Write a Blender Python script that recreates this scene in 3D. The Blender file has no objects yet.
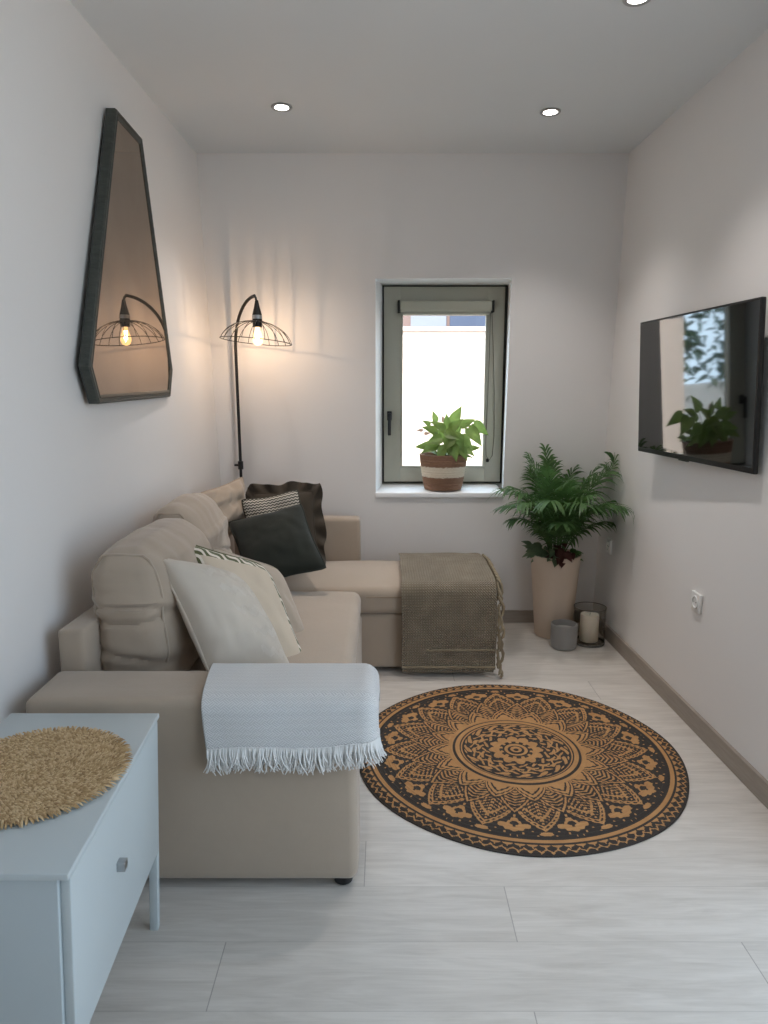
import bpy, bmesh, math, random
import numpy as np
from mathutils import Vector, Matrix, noise
random.seed(7)
PI = math.pi
sc = bpy.context.scene
COL = sc.collection

# ------------------------------------------------------------------ materials
def lin(c):
    c = c / 255.0
    return c / 12.92 if c <= 0.04045 else ((c + 0.055) / 1.055) ** 2.4
def rgb(r, g, b):
    return (lin(r), lin(g), lin(b), 1.0)

class NT:
    def __init__(s, name):
        s.m = bpy.data.materials.new(name); s.m.use_nodes = True
        s.t = s.m.node_tree; s.t.nodes.clear()
        s.out = s.t.nodes.new('ShaderNodeOutputMaterial')
    def n(s, typ, **kw):
        nd = s.t.nodes.new('ShaderNode' + typ)
        for k, v in kw.items():
            if k in nd.inputs: nd.inputs[k].default_value = v
            else: setattr(nd, k, v)
        return nd
    def l(s, a, b): s.t.links.new(a, b)
    def math(s, op, a, b=None):
        nd = s.n('Math', operation=op)
        for i, x in enumerate((a, b)):
            if x is None: continue
            if isinstance(x, (int, float)): nd.inputs[i].default_value = x
            else: s.l(x, nd.inputs[i])
        return nd.outputs[0]
    def mix(s, fac, a, b):
        nd = s.n('Mix', data_type='RGBA')
        for i, x in ((0, fac), (6, a), (7, b)):
            if isinstance(x, (int, float)): nd.inputs[i].default_value = x
            elif isinstance(x, tuple): nd.inputs[i].default_value = x
            else: s.l(x, nd.inputs[i])
        return nd.outputs[2]
    def coord(s, which='Object', scale=(1, 1, 1)):
        tc = s.n('TexCoord'); mp = s.n('Mapping'); mp.inputs['Scale'].default_value = scale
        s.l(tc.outputs[which], mp.inputs['Vector']); return mp.outputs[0]
    def noise(s, scale, detail=3, rough=.55, vec=None):
        nd = s.n('TexNoise', Scale=scale, Detail=detail, Roughness=rough)
        if vec is not None: s.l(vec, nd.inputs['Vector'])
        return nd.outputs[0]
    def bump(s, h, strength=.3, dist=.01, normal=None):
        nd = s.n('Bump', Strength=strength, Distance=dist); s.l(h, nd.inputs['Height'])
        if normal is not None: s.l(normal, nd.inputs['Normal'])
        return nd.outputs[0]
    def principled(s, color, rough=.6, metal=0, bump=None, **kw):
        p = s.n('BsdfPrincipled', Roughness=rough, Metallic=metal, **kw)
        if isinstance(color, tuple): p.inputs['Base Color'].default_value = color
        else: s.l(color, p.inputs['Base Color'])
        if bump is not None: s.l(bump, p.inputs['Normal'])
        s.l(p.outputs[0], s.out.inputs[0]); return p

def simple(name, c, rough=.6, metal=0, var=.0, vscale=8, bscale=0, bstr=.2, bdist=.004, **kw):
    t = NT(name); v = t.coord()
    col = c
    if var > 0:
        n = t.noise(vscale, 4, .6, v)
        d = tuple(x * (1 - var) for x in c[:3]) + (1,); u = tuple(min(1, x * (1 + var)) for x in c[:3]) + (1,)
        col = t.mix(n, d, u)
    b = None
    if bscale: b = t.bump(t.noise(bscale, 4, .6, v), bstr, bdist)
    t.principled(col, rough, metal, b, **kw)
    return t.m

def fabric(name, c, var=.08, weave=900, bstr=.25, sheen=.35, rough=.9):
    t = NT(name); v = t.coord()
    n = t.noise(7, 5, .6, v)
    d = tuple(x * (1 - var) for x in c[:3]) + (1,); u = tuple(min(1, x * (1 + var)) for x in c[:3]) + (1,)
    col = t.mix(n, d, u)
    fine = t.noise(weave, 2, .7, v); mid = t.noise(30, 3, .6, v)
    h = t.math('ADD', t.math('MULTIPLY', fine, .5), t.math('MULTIPLY', mid, .9))
    b = t.bump(h, bstr, .004)
    p = t.principled(col, rough, 0, b)
    p.inputs['Sheen Weight'].default_value = sheen; p.inputs['Sheen Roughness'].default_value = .45
    return t.m

def emission(name, c, s):
    t = NT(name); e = t.n('Emission', Strength=s); e.inputs[0].default_value = c
    t.l(e.outputs[0], t.out.inputs[0]); return t.m

def glass(name, tint=(1, 1, 1, 1), gloss=.06, rough=.0, edge=None):
    t = NT(name); tr = t.n('BsdfTransparent'); tr.inputs[0].default_value = tint
    if edge:
        lw = t.n('LayerWeight', Blend=.35); t.l(t.mix(t.math('POWER', lw.outputs['Facing'], 1.6), tint, edge), tr.inputs[0])
    gl = t.n('BsdfGlossy', Roughness=rough); fr = t.n('Fresnel', IOR=1.45)
    ge = t.n('NewGeometry'); f = t.math('MULTIPLY', fr.outputs[0], t.math('SUBTRACT', 1.0, ge.outputs['Backfacing']))
    m = t.n('MixShader'); t.l(f, m.inputs[0]); t.l(tr.outputs[0], m.inputs[1]); t.l(gl.outputs[0], m.inputs[2])
    t.l(m.outputs[0], t.out.inputs[0]); return t.m

M = {}
M['wall'] = simple('wall_plaster', rgb(228, 225, 223), .85, var=.015, vscale=2, bscale=160, bstr=.06, bdist=.002)
M['ceiling'] = simple('ceiling_paint', rgb(220, 223, 225), .9, var=.01, vscale=2)
M['reveal'] = simple('reveal_paint', rgb(244, 245, 246), .6)
M['skirt'] = None
M['sofa'] = fabric('beige_microfibre', rgb(172, 156, 139), .07)
M['cushion_white'] = None
M['black_metal'] = simple('black_metal', rgb(24, 23, 23), .45, .3)
M['black_plastic'] = simple('black_plastic', rgb(18, 18, 19), .35)
M['dark_green'] = fabric('dark_green_velvet', rgb(26, 31, 24), .25, sheen=.12)
M['ruffle'] = fabric('dark_brown_linen', rgb(66, 57, 46), .15, sheen=.15)
M['beige_linen'] = fabric('beige_linen', rgb(176, 162, 146), .06)
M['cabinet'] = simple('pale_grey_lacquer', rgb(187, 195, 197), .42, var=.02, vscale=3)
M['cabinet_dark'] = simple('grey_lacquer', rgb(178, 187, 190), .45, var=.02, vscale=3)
M['chrome'] = simple('brushed_steel', rgb(180, 182, 184), .3, 1)
M['white_plastic'] = simple('white_plastic', rgb(232, 231, 228), .35)
M['frame'] = simple('olive_grey_pvc', rgb(172, 170, 156), .45, var=.02, vscale=4)
M['frame_dark'] = simple('rubber_gasket', rgb(40, 40, 38), .7)
M['blind'] = simple('blind_fabric', rgb(184, 182, 166), .6)
M['planter'] = simple('cream_planter', rgb(206, 188, 170), .6, var=.04, vscale=6)
M['soil'] = simple('potting_soil', rgb(48, 36, 28), .95, var=.3, vscale=60, bscale=120, bstr=.8)
M['palm'] = None
M['stem'] = simple('green_stem', rgb(96, 110, 60), .6)
M['wax'] = simple('candle_wax', rgb(242, 234, 222), .5, **{'Subsurface Weight': .3, 'Subsurface Radius': (.02, .015, .01)})
M['grey_glass'] = simple('grey_frosted_glass', rgb(140, 138, 136), .3, var=.03)
M['clear_glass'] = glass('smoked_clear_glass', (.93, .92, .90, 1), edge=(.60, .59, .57, 1))
M['pane'] = glass('window_glass', (.97, .985, .98, 1))
M['screen'] = simple('tv_screen', rgb(6, 6, 7), .04, 0)
M['screen'].node_tree.nodes['Principled BSDF'].inputs['IOR'].default_value = 1.65
M['tan_seam'] = simple('seam', rgb(150, 132, 112), .9)

def mk_skirt():
    t = NT('grey_oak_baseboard'); v = t.coord('Object', (1, 1, 14))
    n = t.noise(9, 5, .6, v)
    t.principled(t.mix(n, rgb(132, 122, 112), rgb(170, 160, 150)), .55); return t.m
M['skirt'] = mk_skirt()

def mk_floor():
    t = NT('white_laminate'); tc = t.n('TexCoord')
    sep = t.n('SeparateXYZ'); t.l(tc.outputs['Object'], sep.inputs[0])
    X, Y = sep.outputs[0], sep.outputs[1]
    row = t.math('FLOOR', t.math('DIVIDE', t.math('SUBTRACT', Y, .15), .20))
    fy = t.math('FRACT', t.math('DIVIDE', t.math('SUBTRACT', Y, .15), .20))
    # joint offsets per row, planks 1.28 m long
    w = t.n('TexWhiteNoise', noise_dimensions='1D'); t.l(row, w.inputs['W'])
    even = t.math('MODULO', t.math('ABSOLUTE', row), 2)
    odd_off = t.math('ADD', -.40, t.math('MULTIPLY', t.math('SUBTRACT', row, 6), .1715))
    off = t.math('ADD', t.math('MULTIPLY', t.math('SUBTRACT', 1.0, even), odd_off), t.math('MULTIPLY', even, .335))
    sx = t.math('DIVIDE', t.math('SUBTRACT', X, off), 1.3)
    fx = t.math('FRACT', sx); ix = t.math('FLOOR', sx)
    cmb = t.n('CombineXYZ'); t.l(row, cmb.inputs[0]); t.l(ix, cmb.inputs[1])
    w2 = t.n('TexWhiteNoise', noise_dimensions='3D'); t.l(cmb.outputs[0], w2.inputs['Vector'])
    # grain, stretched along X, shifted per plank
    sh = t.n('VectorMath', operation='SCALE'); t.l(w2.outputs['Color'], sh.inputs[0]); sh.inputs['Scale'].default_value = 9
    ad = t.n('VectorMath', operation='ADD'); t.l(tc.outputs['Object'], ad.inputs[0]); t.l(sh.outputs[0], ad.inputs[1])
    mp = t.n('Mapping'); mp.inputs['Scale'].default_value = (1.1, 9, 1); t.l(ad.outputs[0], mp.inputs[0])
    g1 = t.n('TexNoise', Scale=3.0, Detail=7, Roughness=.62, Distortion=.8); t.l(mp.outputs[0], g1.inputs['Vector'])
    mp2 = t.n('Mapping'); mp2.inputs['Scale'].default_value = (3, 60, 1); t.l(ad.outputs[0], mp2.inputs[0])
    g2 = t.n('TexNoise', Scale=3.0, Detail=3); t.l(mp2.outputs[0], g2.inputs['Vector'])
    g = t.math('ADD', t.math('MULTIPLY', g1.outputs[0], .75), t.math('MULTIPLY', g2.outputs[0], .25))
    rp = t.n('ValToRGB'); t.l(g, rp.inputs[0])
    e = rp.color_ramp.elements
    e[0].position = .28; e[0].color = rgb(190, 183, 175); e[1].position = .62; e[1].color = rgb(215, 209, 202)
    tone = t.math('ADD', .94, t.math('MULTIPLY', w2.outputs['Value'], .08))
    hs = t.n('HueSaturation'); t.l(rp.outputs[0], hs.inputs['Color']); t.l(tone, hs.inputs['Value'])
    # seams
    ly = t.math('LESS_THAN', fy, .012); lx = t.math('LESS_THAN', fx, .0022)
    seam = t.math('MAXIMUM', t.math('MULTIPLY', ly, .2), t.math('MULTIPLY', lx, .5))
    col = t.mix(seam, hs.outputs[0], rgb(105, 98, 92))
    b = t.bump(t.math('SUBTRACT', t.math('MULTIPLY', g, .15), seam), .15, .002)
    t.principled(col, .38, 0, b); return t.m
M['floor'] = mk_floor()

def mk_green(name, a, b, rough=.45, trans=.3, vein=0):
    t = NT(name); v = t.coord(); n = t.noise(14, 3, .6, v); col = t.mix(n, a, b)
    p = t.n('BsdfPrincipled', Roughness=rough); t.l(col, p.inputs['Base Color'])
    tr = t.n('BsdfTranslucent'); br = t.n('HueSaturation'); br.inputs['Value'].default_value = 1.5; t.l(col, br.inputs['Color']); t.l(br.outputs[0], tr.inputs[0])
    m = t.n('MixShader', Fac=trans); t.l(p.outputs[0], m.inputs[1]); t.l(tr.outputs[0], m.inputs[2]); t.l(m.outputs[0], t.out.inputs[0]); return t.m
M['palm'] = mk_green('palm_leaf', rgb(36, 66, 34), rgb(100, 138, 78))
M['pothos'] = mk_green('pointed_leaf', rgb(78, 106, 46), rgb(146, 168, 92), .4, .35)
M['red_leaf'] = mk_green('dry_red_leaf', rgb(48, 22, 20), rgb(92, 48, 40), .7)
M['var_leaf'] = mk_green('small_leaf', rgb(34, 58, 34), rgb(128, 146, 112))
M['tree'] = mk_green('tree_leaf', rgb(40, 66, 44), rgb(92, 120, 78))
M['bark'] = simple('bark', rgb(90, 74, 60), .9)

def mk_throw(name, c1, c2, kx, ky, bstr):
    """woven throw: ribs follow the cloth's own UV"""
    t = NT(name); tc = t.n('TexCoord'); sep = t.n('SeparateXYZ'); t.l(tc.outputs['UV'], sep.inputs[0])
    U, V = sep.outputs[0], sep.outputs[1]
    a = t.math('SINE', t.math('MULTIPLY', U, kx)); b = t.math('SINE', t.math('MULTIPLY', V, ky))
    h = t.math('ADD', t.math('MULTIPLY', a, b), t.math('ADD', t.math('MULTIPLY', a, .3), t.math('MULTIPLY', b, .5)))
    n = t.noise(12, 4, .6, t.coord())
    f = t.math('ADD', t.math('MULTIPLY', h, .22), n)
    p = t.principled(t.mix(f, c1, c2), .95, 0, t.bump(h, bstr, .006))
    p.inputs['Sheen Weight'].default_value = .2
    return t.m
M['olive'] = mk_throw('olive_waffle_weave', rgb(110, 97, 78), rgb(170, 155, 130), 2 * PI * 36, 2 * PI * 72, .9)
M['olive_plain'] = fabric('olive_yarn', rgb(142, 128, 104), .15)

def mk_white_throw():
    t = NT('white_diamond_weave'); tc = t.n('TexCoord'); sep = t.n('SeparateXYZ'); t.l(tc.outputs['UV'], sep.inputs[0])
    U, V = sep.outputs[0], sep.outputs[1]
    # interlaced diagonal bands
    p1 = t.math('ADD', t.math('MULTIPLY', U, 21), t.math('MULTIPLY', V, 21)); p2 = t.math('SUBTRACT', t.math('MULTIPLY', U, 21), t.math('MULTIPLY', V, 21))
    chk = t.math('MODULO', t.math('ABSOLUTE', t.math('ADD', t.math('FLOOR', p1), t.math('FLOOR', p2))), 2)
    s1 = t.math('SINE', t.math('MULTIPLY', p1, 2 * PI * 3)); s2 = t.math('SINE', t.math('MULTIPLY', p2, 2 * PI * 3))
    h = t.math('ADD', t.math('MULTIPLY', s1, chk), t.math('MULTIPLY', s2, t.math('SUBTRACT', 1, chk)))
    f = t.math('ADD', .5, t.math('MULTIPLY', h, .35))
    p = t.principled(t.mix(f, rgb(190, 190, 191), rgb(226, 226, 225)), .95, 0, t.bump(h, .35, .003))
    p.inputs['Sheen Weight'].default_value = .2
    return t.m
M['white_throw'] = mk_white_throw()
M['white_yarn'] = simple('white_yarn', rgb(222, 221, 219), .95, var=.05, vscale=60)

def mk_tufted():
    t = NT('white_tufted_cotton'); tc = t.n('TexCoord'); sep = t.n('SeparateXYZ'); t.l(tc.outputs['UV'], sep.inputs[0])
    U, V = sep.outputs[0], sep.outputs[1]
    # raised tufted rows running across the cushion
    z = t.math('ADD', V, t.math('MULTIPLY', t.math('PINGPONG', t.math('MULTIPLY', U, 7), .5), .10))
    r = t.math('SINE', t.math('MULTIPLY', z, 2 * PI * 6))
    wv = t.noise(26, 3, .6, tc.outputs['UV']); band = t.math('MULTIPLY', t.math('GREATER_THAN', t.math('ADD', r, t.math('MULTIPLY', wv, 1.6)), 1.25), t.math('GREATER_THAN', t.math('ADD', U, t.math('MULTIPLY', V, .35)), .62))
    nz = t.noise(160, 3, .7, tc.outputs['UV'])
    h = t.math('MULTIPLY', band, t.math('ADD', nz, .6))
    fine = t.noise(500, 2, .6, tc.outputs['UV'])
    hh = t.math('ADD', h, t.math('MULTIPLY', fine, .2))
    col = t.mix(band, rgb(208, 197, 183), rgb(216, 206, 193))
    p = t.principled(col, .95, 0, t.bump(hh, .6, .008)); p.inputs['Sheen Weight'].default_value = .2
    return t.m
M['tufted'] = mk_tufted()

def mk_leafedge():
    t = NT('cream_with_leaf_border'); tc = t.n('TexCoord'); sep = t.n('SeparateXYZ'); t.l(tc.outputs['UV'], sep.inputs[0])
    U, V = sep.outputs[0], sep.outputs[1]
    du = t.math('MINIMUM', U, t.math('SUBTRACT', 1, U)); dv = t.math('MINIMUM', V, t.math('SUBTRACT', 1, V))
    d = t.math('MINIMUM', du, dv)
    edge = t.math('LESS_THAN', d, .11)
    s = t.math('ADD', U, V); s2 = t.math('SUBTRACT', U, V)
    w = t.math('SINE', t.math('ADD', t.math('MULTIPLY', s, 52), t.math('MULTIPLY', t.math('SINE', t.math('MULTIPLY', s2, 34)), 1.6)))
    leaf = t.math('MULTIPLY', edge, t.math('GREATER_THAN', w, -.15))
    n = t.noise(40, 2, .5, tc.outputs['UV'])
    green = t.mix(n, rgb(58, 66, 38), rgb(112, 112, 72))
    base = t.mix(edge, rgb(206, 191, 171), rgb(226, 217, 203))
    fine = t.noise(400, 2, .6, tc.outputs['UV'])
    p = t.principled(t.mix(leaf, base, green), .92, 0, t.bump(fine, .25, .003)); p.inputs['Sheen Weight'].default_value = .25
    return t.m
M['leafedge'] = mk_leafedge()

def mk_herring():
    t = NT('black_white_herringbone'); tc = t.n('TexCoord'); sep = t.n('SeparateXYZ'); t.l(tc.outputs['UV'], sep.inputs[0])
    U, V = sep.outputs[0], sep.outputs[1]
    pp = t.math('PINGPONG', t.math('MULTIPLY', U, 15), .5)
    w = t.math('SINE', t.math('MULTIPLY', t.math('ADD', t.math('MULTIPLY', V, 24), pp), 2 * PI))
    n = t.noise(90, 2, .6, tc.outputs['UV'])
    f = t.math('GREATER_THAN', t.math('ADD', w, t.math('MULTIPLY', n, .6)), .3)
    t.principled(t.mix(f, rgb(66, 62, 54), rgb(206, 199, 186)), .95, 0, t.bump(w, .3, .003)); return t.m
M['herring'] = mk_herring()

def mk_raffia():
    t = NT('natural_raffia'); at = t.n('Attribute', attribute_name='tone')
    n = t.noise(300, 3, .6, t.coord())
    f = t.math('ADD', t.math('MULTIPLY', at.outputs['Fac'], .7), t.math('MULTIPLY', n, .35))
    rp = t.n('ValToRGB'); t.l(f, rp.inputs[0]); e = rp.color_ramp.elements
    e[0].position = .15; e[0].color = rgb(116, 88, 56); e[1].position = .95; e[1].color = rgb(222, 196, 156)
    m = rp.color_ramp.elements.new(.5); m.color = rgb(188, 156, 112)
    t.principled(rp.outputs[0], .7); return t.m
M['raffia'] = mk_raffia()

def mk_basket():
    t = NT('woven_seagrass'); tc = t.n('TexCoord'); sep = t.n('SeparateXYZ'); t.l(tc.outputs['Object'], sep.inputs[0])
    z = sep.outputs[2]
    n = t.noise(60, 4, .65, t.coord('Object', (1, 1, 6)))
    zz = t.math('ADD', z, t.math('MULTIPLY', t.math('SUBTRACT', n, .5), .030))
    band = t.math('MULTIPLY', t.math('GREATER_THAN', zz, .078), t.math('LESS_THAN', zz, .138))
    brown = t.mix(n, rgb(104, 76, 60), rgb(170, 132, 106)); pale = t.mix(n, rgb(206, 192, 170), rgb(242, 232, 214))
    t.principled(t.mix(band, brown, pale), .85, 0, t.bump(n, .4, .003)); return t.m
M['basket'] = mk_basket()

def mk_rug():
    t = NT('jute_mandala'); at = t.n('Attribute', attribute_name='pattern')
    v = t.coord('Object'); n = t.noise(230, 3, .7, v); n2 = t.noise(22, 4, .6, v)
    # coiled braid: concentric ribs
    ln = t.n('VectorMath', operation='LENGTH'); t.l(v, ln.inputs[0])
    rib = t.math('SINE', t.math('MULTIPLY', ln.outputs['Value'], 2 * PI / .0085))
    f = t.math('ADD', at.outputs['Fac'], t.math('MULTIPLY', t.math('SUBTRACT', n, .5), 1.0))
    fs = t.n('MapRange'); fs.inputs['From Min'].default_value = .35; fs.inputs['From Max'].default_value = .65; t.l(f, fs.inputs['Value'])
    tan = t.mix(n2, rgb(160, 116, 72), rgb(198, 152, 101)); dark = t.mix(n, rgb(34, 31, 30), rgb(70, 62, 55))
    h = t.math('ADD', t.math('MULTIPLY', rib, .3), n)
    t.principled(t.mix(fs.outputs[0], dark, tan), .95, 0, t.bump(h, .5, .004)); return t.m
M['rug'] = mk_rug()

def mk_mirror():
    t = NT('aged_bronze_mirror'); v = t.coord('Object')
    n = t.noise(5, 4, .6, v)
    vo = t.n('TexVoronoi', Scale=16, feature='F1'); t.l(v, vo.inputs['Vector'])
    w = t.n('TexWhiteNoise', noise_dimensions='3D'); t.l(vo.outputs['Position'], w.inputs['Vector'])
    spot = t.math('MULTIPLY', t.math('LESS_THAN', vo.outputs['Distance'], .2), t.math('GREATER_THAN', w.outputs['Value'], .72))
    g = t.n('BsdfGlossy', Roughness=.015); t.l(t.mix(n, rgb(160, 147, 137), rgb(178, 165, 154)), g.inputs[0])
    d = t.n('BsdfDiffuse'); d.inputs[0].default_value = rgb(196, 184, 168)
    mx = t.n('MixShader'); t.l(t.math('ADD', .10, t.math('MULTIPLY', spot, .0)), mx.inputs[0])
    t.l(g.outputs[0], mx.inputs[1]); t.l(d.outputs[0], mx.inputs[2]); t.l(mx.outputs[0], t.out.inputs[0]); return t.m
M['mirror'] = mk_mirror()

def mk_aged():
    t = NT('dark_aged_wood'); v = t.coord('Object', (1, 6, 2)); n = t.noise(20, 5, .7, v)
    t.principled(t.mix(n, rgb(28, 30, 28), rgb(82, 86, 80)), .55, 0, t.bump(n, .4, .004)); return t.m
M['aged'] = mk_aged()
M['outwall'] = simple('rendered_garden_wall', rgb(226, 208, 196), .9, var=.03, vscale=3)
M['outwall_house'] = simple('pink_render', rgb(118, 98, 94), .9, var=.05, vscale=1)
M['shutter'] = simple('blue_grey_shutter', rgb(60, 70, 92), .6)
M['ground'] = simple('paving', rgb(170, 165, 158), .9, var=.1, vscale=3)

# ------------------------------------------------------------------ mesh builder
class MB:
    def __init__(s): s.v = []; s.f = []; s.uv = {}; s.smooth = True
    def add(s, vs, fs, uvs=None):
        b = len(s.v); s.v += [Vector(p) for p in vs]
        s.f += [tuple(i + b for i in f) for f in fs]
        if uvs:
            for i, u in enumerate(uvs): s.uv[b + i] = u
        return b
    def grid(s, fn, nu, nv, closeu=False, uv=True):
        vs = []; us = []
        for j in range(nv + 1):
            for i in range(nu + (0 if closeu else 1)):
                vs.append(fn(i / nu, j / nv)); us.append((i / nu, j / nv))
        w = nu + (0 if closeu else 1); fs = []
        for j in range(nv):
            for i in range(nu):
                a = j * w + i; b = j * w + (i + 1) % w
                fs.append((a, b, b + w, a + w))
        return s.add(vs, fs, us if uv else None)
    def box(s, x0, x1, y0, y1, z0, z1):
        vs = [(x, y, z) for z in (z0, z1) for y in (y0, y1) for x in (x0, x1)]
        s.add(vs, [(0, 2, 3, 1), (4, 5, 7, 6), (0, 1, 5, 4), (2, 6, 7, 3), (0, 4, 6, 2), (1, 3, 7, 5)])
        return s
    def bbox(s, x0, x1, y0, y1, z0, z1, r=.004, seg=2):
        """box with rounded edges"""
        s.soft((x0 + x1) / 2, (y0 + y1) / 2, (z0 + z1) / 2, x1 - x0, y1 - y0, z1 - z0, r, seg, 1); return s
    def soft(s, cx, cy, cz, dx, dy, dz, r, k=4, m=6, fn=None):
        h = Vector((dx / 2, dy / 2, dz / 2)); r = min(r, h.x * .98, h.y * .98, h.z * .98)
        ax = []
        for a in range(3):
            inn = h[a] - r
            e = [inn + r * math.sin(PI / 2 * i / k) for i in range(1, k + 1)]
            mm = max(1, round(m * max(.25, h[a] / max(h)))) if m > 1 else 1
            mid = [-inn + 2 * inn * i / mm for i in range(mm + 1)]
            ax.append([-x for x in reversed(e)] + mid + e)
        idx = {}; fs = []
        vs = []
        def pt(i, j, l):
            key = (i, j, l)
            if key in idx: return idx[key]
            p = Vector((ax[0][i], ax[1][j], ax[2][l]))
            q = Vector([max(-(h[a] - r), min(h[a] - r, p[a])) for a in range(3)])
            o = p - q
            if o.length > 1e-9: q = q + o.normalized() * r
            q = q + Vector((cx, cy, cz))
            if fn: q = fn(q)
            idx[key] = len(vs); vs.append(q); return idx[key]
        n = [len(a) - 1 for a in ax]
        for i in range(n[0]):
            for j in range(n[1]):
                fs.append((pt(i, j, 0), pt(i, j + 1, 0), pt(i + 1, j + 1, 0), pt(i + 1, j, 0)))
                fs.append((pt(i, j, n[2]), pt(i + 1, j, n[2]), pt(i + 1, j + 1, n[2]), pt(i, j + 1, n[2])))
        for i in range(n[0]):
            for l in range(n[2]):
                fs.append((pt(i, 0, l), pt(i + 1, 0, l), pt(i + 1, 0, l + 1), pt(i, 0, l + 1)))
                fs.append((pt(i, n[1], l), pt(i, n[1], l + 1), pt(i + 1, n[1], l + 1), pt(i + 1, n[1], l)))
        for j in range(n[1]):
            for l in range(n[2]):
                fs.append((pt(0, j, l), pt(0, j, l + 1), pt(0, j + 1, l + 1), pt(0, j + 1, l)))
                fs.append((pt(n[0], j, l), pt(n[0], j + 1, l), pt(n[0], j + 1, l + 1), pt(n[0], j, l + 1)))
        s.add(vs, fs); return s
    def tube(s, pts, r, seg=8, cap=True, closed=False):
        pts = [Vector(p) for p in pts]; n = len(pts)
        rs = r if isinstance(r, (list, tuple)) else [r] * n
        up = None; rings = []
        for i, p in enumerate(pts):
            if closed: d = pts[(i + 1) % n] - pts[i - 1]
            else: d = pts[min(i + 1, n - 1)] - pts[max(i - 1, 0)]
            d = d.normalized() if d.length > 1e-9 else Vector((0, 0, 1))
            if up is None:
                up = Vector((0, 0, 1)) if abs(d.z) < .9 else Vector((1, 0, 0))
            x = d.cross(up)
            if x.length < 1e-6: x = d.orthogonal()
            x.normalize(); y = d.cross(x).normalized(); up = x.cross(d).normalized()
            rings.append([p + (x * math.cos(2 * PI * k / seg) + y * math.sin(2 * PI * k / seg)) * rs[i] for k in range(seg)])
        vs = [q for rg in rings for q in rg]; fs = []
        for i in range(n if closed else n - 1):
            for k in range(seg):
                a = i * seg + k; b = i * seg + (k + 1) % seg; j = ((i + 1) % n) * seg
                fs.append((a, b, j + (k + 1) % seg, j + k))
        if cap and not closed:
            fs.append(tuple(range(seg - 1, -1, -1))); fs.append(tuple((n - 1) * seg + k for k in range(seg)))
        s.add(vs, fs); return s
    def lathe(s, prof, cx, cy, seg=40, cz=0):
        vs = []; n = len(prof)
        for (r, z) in prof:
            for k in range(seg):
                a = 2 * PI * k / seg
                vs.append((cx + r * math.cos(a), cy + r * math.sin(a), cz + z))
        fs = []
        for i in range(n - 1):
            for k in range(seg):
                a = i * seg + k; b = i * seg + (k + 1) % seg
                fs.append((a, b, b + seg, a + seg))
        s.add(vs, fs); return s
    def quad(s, a, b, c, d): s.add([a, b, c, d], [(0, 1, 2, 3)]); return s

ORG = {}
def mesh_obj(name, mb, mat, org, smooth=True, angle=None):
    me = bpy.data.meshes.new(name)
    o3 = Vector(org)
    me.from_pydata([tuple(p - o3) for p in mb.v], [], mb.f)
    if mb.uv:
        ul = me.uv_layers.new(name='UVMap')
        for li, lp in enumerate(me.loops): ul.data[li].uv = mb.uv.get(lp.vertex_index, (0, 0))
    bm = bmesh.new(); bm.from_mesh(me)
    bmesh.ops.remove_doubles(bm, verts=bm.verts, dist=1e-6) if not mb.uv else None
    if mb.fixn: bmesh.ops.recalc_face_normals(bm, faces=bm.faces)
    bm.to_mesh(me); bm.free()
    if smooth:
        me.polygons.foreach_set('use_smooth', [True] * len(me.polygons))
        if angle: me.set_sharp_from_angle(angle=math.radians(angle))
    me.materials.append(mat); me.update()
    o = bpy.data.objects.new(name, me); COL.objects.link(o)
    return o
MB.fixn = True
def tag(o, label, cat, group=None):
    o['label'] = label; o['category'] = cat
    if group: o['group'] = group
    return o
def thing(name, label, cat, loc, group=None):
    o = bpy.data.objects.new(name, None); o.empty_display_size = .05; COL.objects.link(o)
    o.location = loc; ORG[o] = Vector(loc); return tag(o, label, cat, group)
def part(name, mb, mat, parent, smooth=True, angle=40, label=None):
    if parent.name in ('window_1', 'roller_blind'): deeper(mb)
    o = mesh_obj(name, mb, mat, ORG[parent], smooth, angle); o.parent = parent; ORG[o] = ORG[parent]
    if label: o['label'] = label
    return o
def solo(name, mb, mat, loc, label, cat, group=None, smooth=True, angle=40):
    o = mesh_obj(name, mb, mat, loc, smooth, angle); o.location = loc; ORG[o] = Vector(loc); return tag(o, label, cat, group)
def struct(name, mb, mat, smooth=False, angle=40):
    o = mesh_obj(name, mb, mat, (0, 0, 0), smooth, angle); o['kind'] = 'structure'; ORG[o] = Vector((0, 0, 0)); return o
def wr(p, sc_, amp, seed=0):
    return noise.noise(Vector(p) * sc_ + Vector((seed * 7.3, seed * 3.1, seed))) * amp

# ------------------------------------------------------------------ room shell
YB = 4.009; ZC = 2.612; Y0 = -2.4; YD = 1.70
def xl(y, z):   # left wall
    d = max(0, YB - y); b = -.912 - .10 * (1 - math.exp(-d / .8)) - .004 * d; t = -1.0 - .012 * (YB - y)
    return b + (t - b) * z / ZC
def xr(y, z):   # right wall
    return 1.242 + .024 * (YB - y) + .066 * z / ZC
m = MB(); m.box(-1.3, 1.7, Y0 - .1, YB + .40, -.1, 0); floor = struct('floor', m, M['floor'])
m = MB(); m.box(-1.4, 1.8, Y0 - .2, YB + .43, ZC, ZC + .25); struct('ceiling', m, M['ceiling'])
m = MB(); m.grid(lambda u, v: (xl(Y0 + (YB - Y0 + .02) * u, ZC * v), Y0 + (YB - Y0 + .02) * u, ZC * v), 48, 8, uv=False)
m.add([(-1.35, Y0, 0), (-1.35, YB + .3, 0), (-1.35, YB + .3, ZC), (-1.35, Y0, ZC)], [(0, 1, 2, 3)])
MB.fixn = False; struct('wall_left', m, M['wall'], True); MB.fixn = True
m = MB(); m.grid(lambda u, v: (xr(YD + (YB - YD + .02) * u, ZC * v), YD + (YB - YD + .02) * u, ZC * v), 12, 8, uv=False)
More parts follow.
